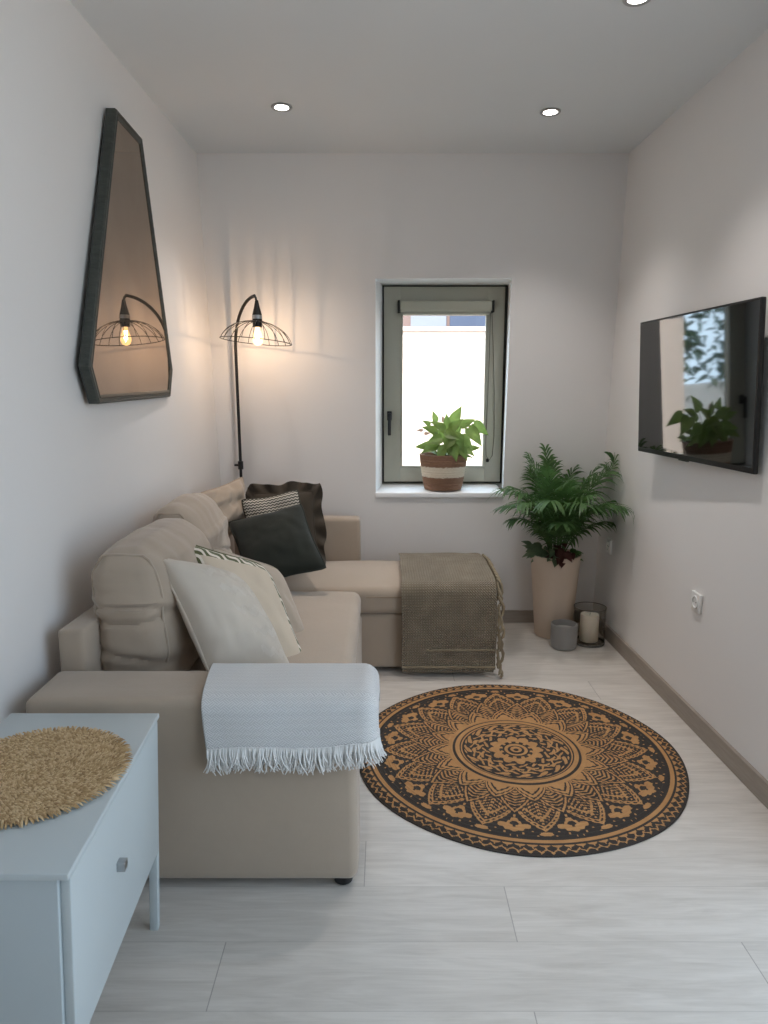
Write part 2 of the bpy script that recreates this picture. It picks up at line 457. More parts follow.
# jamb, outside face and the piece of wall over the doorway behind the viewer
m.box(1.5, 1.62, YD, YB + .3, 0, ZC); m.add([(xr(YD, 0), YD, 0), (1.5, YD, 0), (1.5, YD, ZC), (xr(YD, ZC), YD, ZC)], [(0, 1, 2, 3)])
m.box(1.40, 1.6, Y0, YD, 2.42, ZC); m.box(1.40, 1.6, Y0, -.55, 0, 2.42)
MB.fixn = False; struct('wall_right', m, M['wall'], False); MB.fixn = True
m = MB(); m.box(-1.4, 1.7, Y0 - .12, Y0, 0, ZC); struct('wall_rear', m, simple('taupe_low_bounce', rgb(128, 120, 112), .85))  # unseen wall behind the viewer, its colour darkened to cut bounce on the cabinet
# back wall with the window opening: front face, reveals, outside face
op = [(-.048, .772), (.688, .768), (.703, 1.972), (-.047, 1.969)]        # at the room face
oq = [(-.012, .796), (.722, .796), (.730, 1.972), (-.010, 1.972)]        # at the window frame
YF = 4.262
m = MB()
Wl, Wr = -1.3, 1.6
def ring(outer, inner, y):
    vs = [(x, y, z) for x, z in outer] + [(x, y, z) for x, z in inner]
    m.add(vs, [(i, (i + 1) % 4, 4 + (i + 1) % 4, 4 + i) for i in range(4)])
ring([(Wl, 0), (Wr, 0), (Wr, ZC), (Wl, ZC)], op, YB)
ring([(Wl, -.1), (Wr, -.1), (Wr, ZC), (Wl, ZC)], oq, YB + .42)
struct('wall_back', m, M['wall'])
m = MB()
for i in (1, 2, 3):
    a, b = op[i], op[(i + 1) % 4]; c, d = oq[i], oq[(i + 1) % 4]
    m.add([(a[0], YB, a[1]), (b[0], YB, b[1]), (d[0], YF, d[1]), (c[0], YF, c[1])], [(0, 1, 2, 3)])
    m.add([(c[0], YF, c[1]), (d[0], YF, d[1]), (d[0], YB + .42, d[1]), (c[0], YB + .42, c[1])], [(0, 1, 2, 3)])
m.add([(oq[0][0], YF, .797), (oq[1][0], YF, .797), (oq[1][0], YB + .46, .785), (oq[0][0], YB + .46, .785)], [(0, 1, 2, 3)])
struct('trim_1', m, M['reveal'])                                       # window reveals
m = MB()                                                               # inner sill board
m.soft((op[0][0] + op[1][0]) / 2, (YB - .012 + YF) / 2, .768, op[1][0] - op[0][0] + .004, YF - YB + .012, .030, .006, 3, 8,
       fn=lambda p: Vector((p.x, p.y, p.z + max(0, p.y - YB) * .055)))
struct('trim_2', m, M['reveal'], True)

# baseboards
m = MB(); m.box(-.90, xr(YB, 0) - .004, YB - .014, YB - .0005, .001, .075); struct('baseboard_back', m, M['skirt'])
m = MB()
for i in range(1):
    y0, y1 = YD, YB - .0145
    m.add([(xr(y0, 0) - .015, y0, .001), (xr(y1, 0) - .015, y1, .001), (xr(y1, 0) - .013, y1, .078), (xr(y0, 0) - .013, y0, .078),
           (xr(y0, 0), y0, .001), (xr(y1, 0), y1, .001), (xr(y1, .078), y1, .078), (xr(y0, .078), y0, .078)],
          [(0, 1, 2, 3), (3, 2, 6, 7), (0, 3, 7, 4), (1, 5, 6, 2), (4, 7, 6, 5), (0, 4, 5, 1)])
struct('baseboard_right', m, M['skirt'])
m = MB(); NB = 48; bb = []
for i in range(NB + 1):
    y = Y0 + (YB - .0145 - Y0) * i / NB
    bb += [(xl(y, 0) + .015, y, .001), (xl(y, .078) + .013, y, .078), (xl(y, .078), y, .078), (xl(y, 0), y, .001)]
m.add(bb, [(i * 4 + k, i * 4 + (k + 1) % 4, i * 4 + 4 + (k + 1) % 4, i * 4 + 4 + k) for i in range(NB) for k in range(4)] + [(0, 1, 2, 3), tuple(NB * 4 + k for k in (3, 2, 1, 0))])
struct('baseboard_left', m, M['skirt'])

# ------------------------------------------------------------------ window
def deeper(mb, d=.107):
    for i, p in enumerate(mb.v):
        k = (p.y + d) / p.y; mb.v[i] = Vector((p.x * k, p.y + d, 1.375 + (p.z - 1.375) * k))
win = bpy.data.objects.new('window_1', None); COL.objects.link(win); win.location = (.35, 4.277, .80); win['kind'] = 'structure'; ORG[win] = Vector(win.location)
def frame_mb(x0, x1, z0, z1, w, y0, y1, wt=None, wb=None, wl=None, wrr=None):
    wt = wt or w; wb = wb or w; wl = wl or w; wrr = wrr or w
    mb = MB()
    mb.bbox(x0, x0 + wl, y0, y1, z0, z1, .003); mb.bbox(x1 - wrr, x1, y0, y1, z0, z1, .003)
    mb.bbox(x0 + wl - .004, x1 - wrr + .004, y0, y1, z0, z0 + wb, .003); mb.bbox(x0 + wl - .004, x1 - wrr + .004, y0, y1, z1 - wt, z1, .003)
    return mb
FX0, FX1, FZ0, FZ1 = -.012, .709, .806, 1.956
part('outer_frame', frame_mb(FX0, FX1, FZ0, FZ1, .03, 4.170, 4.24), M['frame'], win)
g = part('gasket', frame_mb(FX0 + .001, FX1 - .001, FZ0 + .012, FZ1 - .001, .012, 4.160, 4.172, wrr=.02), M['frame_dark'], win, label='dark rubber gasket')
sash = part('sash', frame_mb(FX0 + .012, FX1 - .018, FZ0 + .022, FZ1 - .010, .098, 4.146, 4.215, wt=.15, wb=.088), M['frame'], win)
part('glazing_bead', frame_mb(.097, .597, .911, 1.80, .012, 4.142, 4.17), M['frame'], win)
m = MB(); m.box(.100, .595, 4.186, 4.192, .914, 1.797); part('pane', m, M['pane'], win, False)
m = MB(); m.bbox(.018, .046, 4.132, 4.1465, 1.19, 1.245, .005)
m.tube([(.032, 4.134, 1.222), (.032, 4.105, 1.222)], .009, 12); m.bbox(.022, .042, 4.095, 4.112, 1.105, 1.235, .006, 3)
part('window_handle', m, M['black_plastic'], win, label='black window handle')

# roller blind fitted on the sash
bl = thing('roller_blind', 'rolled up olive grey roller blind cassette across the top of the window sash', 'blind', (.35, 4.22, 1.84))
m = MB(); m.bbox(.090, .613, 4.090, 4.1455, 1.806, 1.862, .010, 3); part('cassette', m, M['blind'], bl)
for x in (.078, .612):
    m = MB(); m.bbox(x, x + .012, 4.086, 4.1455, 1.800, 1.866, .004); part('end_cap', m, M['frame_dark'], bl, label='dark end cap')
m = MB(); m.bbox(.10, .60, 4.110, 4.128, 1.790, 1.808, .004); part('bottom_bar', m, M['frame'], bl)
pts = [(.606, 4.125, 1.80), (.607, 4.130, 1.55), (.604, 4.135, 1.30), (.600, 4.137, 1.06), (.604, 4.137, .985), (.622, 4.137, .955),
       (.640, 4.137, .985), (.648, 4.137, 1.10), (.642, 4.136, 1.35), (.628, 4.13, 1.60), (.615, 4.125, 1.80)]
m = MB(); m.tube(pts, .0016, 6); part('pull_chain', m, M['frame_dark'], bl)
m = MB(); m.bbox(.604, .622, 4.132, 4.1455, .945, .967, .006, 3); part('chain_clip', m, M['black_plastic'], bl)

# ------------------------------------------------------------------ sofa
sofa = thing('corner_sofa', 'beige fabric corner sofa with chaise end under the window', 'sofa', (-.35, 2.85, 0))
def fab(amp=.004, s=5, seed=0): return lambda p: p + Vector((wr(p, s, amp, seed), wr(p, s, amp, seed + 5), wr(p, s, amp, seed + 9)))
m = MB(); m.soft(-.517, 1.845, .294, .888, .218, .540, .026, 4, 14, fab(.003, 4, 1)); part('armrest', m, M['sofa'], sofa)
m = MB(); m.soft(-.518, 2.60, .162, .82, 1.30, .275, .015, 3, 8); part('seat_base', m, M['sofa'], sofa)
m = MB(); m.soft(-.198, 3.575, .162, 1.424, .65, .275, .02, 3, 10, fab(.002, 4, 2)); part('chaise_base', m, M['sofa'], sofa)
def shear(p): return Vector((p.x + .027 * (p.y - 1.965), p.y, p.z)) + Vector((wr(p, 6, .002, 3),) * 3)
m = MB(); m.soft(-.922, 2.925, .50, .080, 1.93, .355, .014, 3, 14, shear); part('back_frame', m, M['sofa'], sofa)
m = MB(); m.soft(-.500, 3.862, .495, .735, .115, .345, .022, 4, 10, fab(.002, 6, 4)); part('chaise_back_frame', m, M['sofa'], sofa)
def seatfn(p):
    u = (p.x + .42) / .34; v = (p.y - 2.60) / .64
    k = max(0, 1 - u * u) * max(0, 1 - v * v)
    q = Vector(p)
    if p.z > .38: q.z += .022 * k + wr(p, 9, .004, 6) + wr((p.x * .5, p.y, 0), 22, .0022, 8)
    q.x += wr(p, 6, .004, 7); return q
m = MB(); m.soft(-.43, 2.595, .363, .645, 1.262, .130, .042, 5, 22, seatfn); part('seat_cushion', m, M['sofa'], sofa)
def chfn(p):
    u = (p.x + .12) / .66; v = (p.y - 3.52) / .30
    k = max(0, 1 - u ** 4) * max(0, 1 - v * v)
    q = Vector(p)
    if p.z > .37: q.z += .040 * k + wr(p, 8, .004, 11)
    return q
m = MB(); m.soft(-.132, 3.517, .362, 1.286, .565, .124, .034, 5, 22, chfn); chc = part('chaise_cushion', m, M['sofa'], sofa)
m = MB(); pts = [(-.085 + .60 * i / 20, 3.2338, .389) for i in range(21)]; m.tube(pts, .0028, 6); part('piping', m, M['tan_seam'], chc)

def backcush(cx, cy, dx, dy, z0, z1, lean, seed, r=.06):
    cz = (z0 + z1) / 2; dz = z1 - z0
    def fn(p):
        q = Vector(p) - Vector((cx, cy, cz))
        u, v, w = q.x / (dx / 2), q.y / (dy / 2), q.z / (dz / 2)
        if w > .35:                                   # rounded top
            q.x *= math.sqrt(max(.0, 1 - .80 * ((w - .35) / .65) ** 2.2))
        q.x += (1 if u > 0 else -1) * .030 * max(0, 1 - v * v) * max(0, 1 - w * w)
        q.z += .012 * max(0, 1 - v * v) * (w if w > 0 else 0)
        q.y += (1 if v > 0 else -1) * .022 * max(0, 1 - u * u) * max(0, 1 - w * w) * abs(v) ** 3
        cre = wr((q.x * 2, q.y * 1.2, q.z * 13), 1.0, .017, seed) * (1 if w < .5 else .4) + wr(q, 11, .007, seed + 2) + wr(q, 4, .012, seed + 4)
        cre -= .013 * max(0, 1 - abs(noise.noise(Vector((q.x * 3 + seed, q.y * 2, q.z * 12 + seed)))) * 5) * (1 if w < .3 else .3)
        cre += wr((q.x * 3, q.y * 22, q.z * 3), 1.0, .004, seed + 6) * (1 if w > .3 else 0)
        n = Vector((u, v * .8, w * .7)); n = n.normalized() if n.length > 0 else n
        q += n * cre
        q.x += lean * (q.z + dz / 2)
        return q + Vector((cx, cy, cz))
    m = MB(); m.soft(cx, cy, cz, dx, dy, dz, r, 6, 44, fn)
    pth = []
    k = .70
    X_ = dx / 2 - r * (1 - k); Y_ = -(dy / 2 - r * (1 - k)); Z_ = dz / 2 - r * (1 - k)
    raw = [(-X_, -dz * .30 + (Z_ + dz * .30) * i / 10 * .93) for i in range(10)] + [(-X_ * (1 - .04 * i), Z_ * (.93 + .07 * i / 2)) for i in (1, 2)] + \
          [(-X_ * .92 + 1.84 * X_ * i / 12, Z_) for i in range(1, 12)] + [(X_ * (1 - .04 * i), Z_ * (.93 + .07 * i / 2)) for i in (2, 1)] + [(X_, Z_ * .93 - (Z_ * .93 + dz * .30) * i / 9) for i in range(10)]
    for x, z in raw: pth.append(fn(Vector((cx + x, cy + Y_, cz + z))))
    sm = MB(); sm.tube(pth, .0045, 6)
    return m, sm
for a_ in ((-.770, 2.35, .245, .59, .432, .892, -.050, 1), (-.782, 2.925, .180, .53, .432, .915, -.11, 2)):
    mb_, sm_ = backcush(*a_); bc_ = part('back_cushion', mb_, M['sofa'], sofa); part('piping', sm_, M['sofa'], bc_)

# feet
for x, y in ((-.115, 1.775), (-.88, 1.80), (.47, 3.31), (.47, 3.83), (-.86, 3.85), (-.14, 3.20)):
    m = MB(); m.lathe([(.0005, .001), (.020, .001), (.026, .006), (.026, .032), (.0005, .032)], x, y, 20); part('foot', m, M['black_plastic'], sofa, label='black sofa foot')

# ------------------------------------------------------------------ throw pillows
def pillow_mb(c, U, V, w, h, t, n=26, pinch=.10, roundD=.04, seed=0, crease=.006, sag=0):
    """c centre; U, V direction vectors of width and height; thickness along U x V"""
    U = Vector(U).normalized(); N = U.cross(Vector(V)).normalized(); V = Vector(V).normalized(); c = Vector(c)
    m = MB()
    def surf(u, v, sd):
        a, b = 2 * u - 1, 2 * v - 1
        ta = max(0, 1 - abs(a) ** 2.4); tb = max(0, 1 - abs(b) ** 2.4)
        th = t / 2 * (ta * tb) ** .55
        x = w / 2 * a * (1 - pinch * (1 - b * b) * abs(a)); y = h / 2 * b * (1 - pinch * (1 - a * a) * abs(b))
        k = (ta * tb) ** .3
        kc = roundD * ((1 + a) / 2) ** 4 * ((1 + b) / 2) ** 4 + .03 * (abs(a) * abs(b)) ** 6
        p = c + U * (x - w * kc * (1 if a > 0 else -1)) + V * (y - h * kc * (1 if b > 0 else -1))
        rad = wr((a * 1.4, b * 1.4, sd * 2), 1.6, crease * 2, seed) + wr((a * 3, b * 3, sd), 1.8, crease, seed + 3)
        p += N * (sd * th + rad * k * sd)
        if sag: p += V * (-sag * (1 - a * a)) * max(0, b)
        return p
    for sd in (1, -1):
        b0 = m.grid(lambda u, v: surf(u, v, sd), n, n)
    # piped seam round the edge
    return m, surf
def weld(mb_o):
    pass
def pillow(name, label, c, U, V, w, h, t, mat, seam_mat=None, **kw):
    loc = tuple(c)
    m, surf = pillow_mb(c, U, V, w, h, t, **kw)
    th = thing(name, label, 'cushion', loc, 'scatter cushions on the sofa')
    part('cover', m, mat, th, True, None)
    pts = []
    n = 16
    for i in range(n): pts.append(surf(i / n, 0, 1))
    for i in range(n): pts.append(surf(1, i / n, 1))
    for i in range(n): pts.append(surf(1 - i / n, 1, 1))
    for i in range(n): pts.append(surf(0, 1 - i / n, 1))
    s = MB(); s.tube(pts, .004, 6, closed=True); part('seam', s, seam_mat or mat, th)
    return th, surf

def quadp(A, B, C, D):
    """cushion frame from its four corners: A top left, B bottom left, C bottom right, D top right"""
    A, B, C, D = map(Vector, (A, B, C, D))
    U = (C - B + D - A) / 2; V = (A - B + D - C) / 2
    return (A + B + C + D) / 4, U, V, U.length, V.length
def cornered(label, q, t, mat, **kw):
    c, U, V, w, h = quadp(*q)
    return pillow('scatter_cushion', label, c, U, V, w, h, t, mat, **kw)
#PILLOWS
cornered('beige plain cushion standing in the sofa corner under the floor lamp', ((-0.914, 3.42, 0.862), (-0.88, 3.34, 0.607), (-0.698, 3.6, 0.644), (-0.75, 3.7, 0.928)), 0.12, M['sofa'], seed=11, crease=.012, roundD=0)
cornered('white tufted cushion closest to the armrest throw', ((-0.726, 2.14, 0.89), (-0.517, 2.0, 0.46), (-0.284, 2.18, 0.441), (-0.485, 2.32, 0.758)), 0.2, M['tufted'], seed=3, roundD=.16)
cornered('cream cushion with a green and white leaf border on its edge', ((-0.735, 2.4, 0.881), (-0.509, 2.21, 0.4), (-0.264, 2.39, 0.336), (-0.417, 2.58, 0.72)), 0.14, M['leafedge'], seed=5, roundD=.08)
cornered('plain grey beige cushion partly hidden behind the leaf bordered cushion', ((-0.672, 2.58, 0.797), (-0.468, 2.42, 0.369), (-0.242, 2.58, 0.253), (-0.397, 2.76, 0.682)), 0.09, M['beige_linen'], seed=8, roundD=.08)
cornered('dark green velvet cushion lying tilted in front of the patterned cushion', ((-0.791, 3.4, 0.74), (-0.611, 3.08, 0.462), (-0.267, 3.13, 0.566), (-0.391, 3.42, 0.812)), 0.13, M['dark_green'], seed=9, roundD=0)
cornered('black and white woven cushion peeking out behind the dark green one', ((-0.735, 3.53, 0.82), (-0.655, 3.42, 0.449), (-0.352, 3.42, 0.501), (-0.433, 3.53, 0.882)), 0.09, M['herring'], seed=12, roundD=0)
th, surf = cornered('dark brown cushion with ruffled edges furthest back near the window', ((-0.706, 3.71, 0.84), (-0.681, 3.62, 0.467), (-0.34, 3.62, 0.499), (-0.375, 3.71, 0.835)), 0.11, M['ruffle'], seed=14, roundD=0)
# ruffle round its rim
m = MB()
rim = [surf(i / 40, 0, 1) for i in range(40)] + [surf(1, i / 40, 1) for i in range(40)] + [surf(1 - i / 40, 1, 1) for i in range(40)] + [surf(0, 1 - i / 40, 1) for i in range(40)]
cc = ORG[th]; nn = Vector((0, -.95, .28)).normalized(); L = len(rim)
def ruf(u, v):
    i = int(round(u * L)) % L; p = rim[i]; d = (p - cc); d -= nn * d.dot(nn); d.normalize()
    a = i / L * 2 * PI * 17
    return p + d * (.058 * v) + nn * (.022 * v * math.sin(a)) + d * (.008 * v * math.cos(a * .5))
m.grid(ruf, L, 4, closeu=True); part('ruffle_trim', m, M['ruffle'], th, True, None)

# ------------------------------------------------------------------ olive throw over the chaise
def path_at(path, s):
    L = [0]
    for a, b in zip(path, path[1:]): L.append(L[-1] + math.dist(a, b))
    d = s * L[-1]
    for i in range(len(path) - 1):
        if d <= L[i + 1] or i == len(path) - 2:
            f = (d - L[i]) / (L[i + 1] - L[i]); return tuple(path[i][k] + (path[i + 1][k] - path[i][k]) * f for k in range(len(path[i])))
def smooth_path(p, n=3):
    for _ in range(n):
        q = [p[0]]
        for a, b in zip(p, p[1:]):
            q.append(tuple(a[k] * .75 + b[k] * .25 for k in range(len(a)))); q.append(tuple(a[k] * .25 + b[k] * .75 for k in range(len(a))))
        q.append(p[-1]); p = q
    return p
ot = thing('throw_blanket', 'olive woven throw with twisted tassels draped over the end of the chaise', 'blanket', (.31, 3.5, .45))
def drape(off, zend, x0, x1, yb, seed):
    path = smooth_path([(yb, .452 + off), (3.55, .478 + off), (3.30, .456 + off), (3.222 - off, .437 + off), (3.212 - off, .36), (3.212 - off, .2), (3.215 - off, zend)], 3)
    def fn(u, v):
        y, z = path_at(path, v)
        x = x0 + (x1 - x0) * u
        e = .010 * wr((x * 3, y * 3, z * 3), 2, 1, seed)
        if y > 3.25:
            # follow the cushion's rounded right end
            if x > .505: z -= 4 * (x - .505) ** 2
            z += abs(e) * .5; x += .008 * wr((0, y, 0), 5, 1, seed)
        else:
            y -= abs(e); x += .006 * wr((0, 0, z), 6, 1, seed + 2)
        return Vector((x, y, z))
    return fn
m = MB(); f1 = drape(.020, .040, .085, .536, 3.80, 1); m.grid(f1, 60, 90); ol = part('cloth', m, M['olive'], ot, True, None)
m = MB(); f2 = drape(.010, .022, .088, .530, 3.805, 4); m.grid(f2, 40, 60); part('under_layer', m, M['olive'], ot, True, None)
for v, x0, x1 in ((.985, .085, .536), (.90, .20, .533)):
    m = MB(); m.tube([f1(.0 + (x0 - .085) / .451 + (x1 - x0) / .451 * i / 20, v) + Vector((0, -.004, 0)) for i in range(21)], .006, 6); part('hem', m, M['olive_plain'], ot)
nt = 26
for i in range(nt):
    v = .04 + .93 * i / (nt - 1); p = f1(1, v); q = f1(1, min(1, v + .02)); vert = p.y < 3.24
    m = MB(); ln = .085 + .03 * random.random()
    dz = -1.0 if vert else -.8
    pts = []
    for k in range(7):
        s = k / 6
        pts.append(p + Vector((.004 + ((.020 + .012 * math.sin(i * 2.1)) * math.sin(s * 2.6) if vert else .028 * math.sin(s * 1.9)), (-.010 * s + .006 * math.sin(k + i)) if vert else -.02 * s, ln * s * dz * (1 if vert else s))))
    pts = [Vector((max(a.x, .543), a.y, max(a.z, .012))) for a in pts]
    m.tube(pts, [.006, .008, .0065, .0085, .0065, .008, .003], 7); part('tassel', m, M['olive_plain'], ot)

# ------------------------------------------------------------------ white throw on the armrest
wt = thing('throw_blanket', 'white woven throw with a fringe folded over the near sofa armrest', 'blanket', (-.27, 1.86, .58))
def wdrape(off, zend, dxl, dxr, seed, zback=.50):
    path = smooth_path([(1.958 + off, zback), (1.959 + off, .553), (1.945 + off * .5, .569 + off), (1.86, .572 + off), (1.765, .571 + off), (1.730 - off, .554 + off * .5), (1.723 - off, .52), (1.718 - off, zend)], 3)
    def fn(u, v):
        y, z = path_at(path, v)
        xa = -.510 + .045 * v + dxl; xb = .058 + dxr
        x = xa + (xb - xa) * u
        e = wr((x * 4, y * 4, z * 4), 1.6, .010, seed)
        top = 1 if 1.74 < y < 1.95 else 0
        if not top: y -= abs(e) * (1 if y < 1.775 else -1)
        z += e * .4 if top else 0
        if x > -.060:                                  # turns down over the end of the armrest
            d = x + .060; R_ = .046; a = min(d / R_, 1.75); rest = max(0, d - R_ * 1.75)
            y2, z2 = path_at(path, min(1, v + .01)); y1, z1 = path_at(path, max(0, v - .01)); tl = math.hypot(y2 - y1, z2 - z1) or 1
            ny, nz = -(z2 - z1) / tl, (y2 - y1) / tl
            dep_ = R_ * (1 - math.cos(a)) + rest
            x = -.060 + R_ * math.sin(a) + wr((0, y, z), 9, .004, seed); y += ny * dep_; z += nz * dep_
        if v > .6: z += (v - .6) * (.05 * u - .01)
        if v > .9: z += .005 * math.sin(u * 9)
        return Vector((x, y, z))
    return fn
m = MB(); w1 = wdrape(.016, .446, 0, 0, 2); m.grid(w1, 60, 60); part('cloth', m, M['white_throw'], wt, True, None)
m = MB(); w2 = wdrape(.006, .428, -.004, -.006, 6, .47); m.grid(w2, 40, 50); part('under_layer', m, M['white_throw'], wt, True, None)
def fringe(fn, v0, n, ln, y_off, seed):
    rnd = random.Random(seed); m = MB()
    for i in range(n):
        u = (i + .5) / n; p = fn(u, v0) + Vector((0, y_off, 0)); l = ln * (.75 + .4 * rnd.random()); dx = (rnd.random() - .5) * .045; dy = -.012 * rnd.random()
        pts = [p + Vector((dx * s * s, dy * math.sin(s * 3), -l * s)) for s in (0, .35, .7, 1)]
        m.tube(pts, [.0028, .0026, .0022, .0012], 5)
    return m
o = part('fringe', fringe(w1, 1, 210, .062, -.002, 1), M['white_yarn'], wt); o['kind'] = 'stuff'
o = part('fringe', fringe(w2, 1, 170, .056, .000, 2), M['white_yarn'], wt); o['kind'] = 'stuff'

# ------------------------------------------------------------------ cabinet and raffia mat
cab = thing('cabinet', 'pale grey low cabinet with one drawer and square legs beside the sofa', 'cabinet', (-.74, 1.32, 0))
# plan corners: front runs from (-.519,1.029) to (-.553,1.608)
def cabx(y): return -.519 - .0587 * (y - 1.029)
def cfn(p): return Vector((p.x + cabx(p.y) + .50 - .045 * (.59 - p.z), p.y, p.z))
def cb(x0, x1, y0, y1, z0, z1, r=.003): m = MB(); m.soft((x0 + x1) / 2, (y0 + y1) / 2, (z0 + z1) / 2, x1 - x0, y1 - y0, z1 - z0, r, 2, 4, cfn); return m
part('top_panel', cb(-.865, -.499, 1.028, 1.609, .577, .590), M['cabinet'], cab)
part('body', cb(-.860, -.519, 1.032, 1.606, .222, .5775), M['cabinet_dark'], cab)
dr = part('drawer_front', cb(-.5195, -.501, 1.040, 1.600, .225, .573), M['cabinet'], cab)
m = cb(-.503, -.484, 1.272, 1.292, .408, .428, .002); part('knob', m, M['chrome'], dr, label='square chrome knob')
for x in (-.845, -.514):
    for y in (1.042, 1.597):
        part('leg', cb(x - .011, x + .011, y - .010, y + .010, .0005, .2235, .002), M['cabinet'], cab)

def raffia_mat():
    m = MB(); tone = []
    cx, cy, z0 = -.728, 1.332, .5905; R = .178; rnd = random.Random(4)
    m.lathe([(.0005, .001), (R * .985, .001), (R * .985, .004), (.0005, .005)], cx, cy, 60, z0)
    tone += [.2] * len(m.v)
    ring = .004; r = .004
    def stitch(r, a, ln, tilt, lift, wd, zc):
        rad = Vector((math.cos(a), math.sin(a), 0)); tan = Vector((-math.sin(a), math.cos(a), 0))
        d = (rad * math.cos(tilt) + tan * math.sin(tilt)); n = Vector((0, 0, 1)); sd = d.cross(n)
        c = Vector((cx, cy, z0)) + rad * r
        t = rnd.random()
        vs = []
        for s, ww, zz in ((-1, .3, 0), (-.4, 1, lift), (.4, 1, lift), (1, .3, -.001)):
            p = c + d * (ln / 2 * s) + n * (zc + zz)
            vs += [p - sd * wd * ww, p + n * wd * .9 * ww, p + sd * wd * ww]
        fs = []
        for i in range(3):
            b = i * 3; fs += [(b, b + 1, b + 4, b + 3), (b + 1, b + 2, b + 5, b + 4)]
        m.add(vs, fs); tone.extend([t * .9 + .1 + (.08 if lift > .002 else 0)] * 12)
    k = 0
    while r < R:
        n = max(5, int(2 * PI * r / .0050))
        for i in range(n):
            stitch(r, 2 * PI * (i + rnd.random() * .5) / n + k * .3, .0088, .85 + .3 * rnd.random(), .0022 + .0010 * rnd.random(), .0020, .003)
        r += .0048; k += 1
    n = 150
    for rr in (R + .001, R + .008):
        for i in range(n):
            stitch(rr, 2 * PI * (i + rnd.random() * .6) / n, .020 + .006 * rnd.random(), .5 * (rnd.random() + .2), .003, .0024, .003 + .002 * rnd.random())
    o = solo('placemat', m, M['raffia'], (cx, cy, z0), 'round natural raffia placemat lying on the pale grey cabinet', 'placemat')
    at = o.data.attributes.new('tone', 'FLOAT', 'POINT')
    if len(o.data.vertices) == len(tone): at.data.foreach_set('value', tone)
    return o
_rd = bmesh.ops.remove_doubles
MB_keep = mesh_obj
def mesh_obj_nomerge(name, mb, mat, org, smooth=True, angle=None):
    me = bpy.data.meshes.new(name); o3 = Vector(org)
    me.from_pydata([tuple(p - o3) for p in mb.v], [], mb.f)
    if smooth: me.polygons.foreach_set('use_smooth', [True] * len(me.polygons))
    me.materials.append(mat); me.update(); o = bpy.data.objects.new(name, me); COL.objects.link(o); return o
mesh_obj = mesh_obj_nomerge
raffia_mat()
mesh_obj = MB_keep

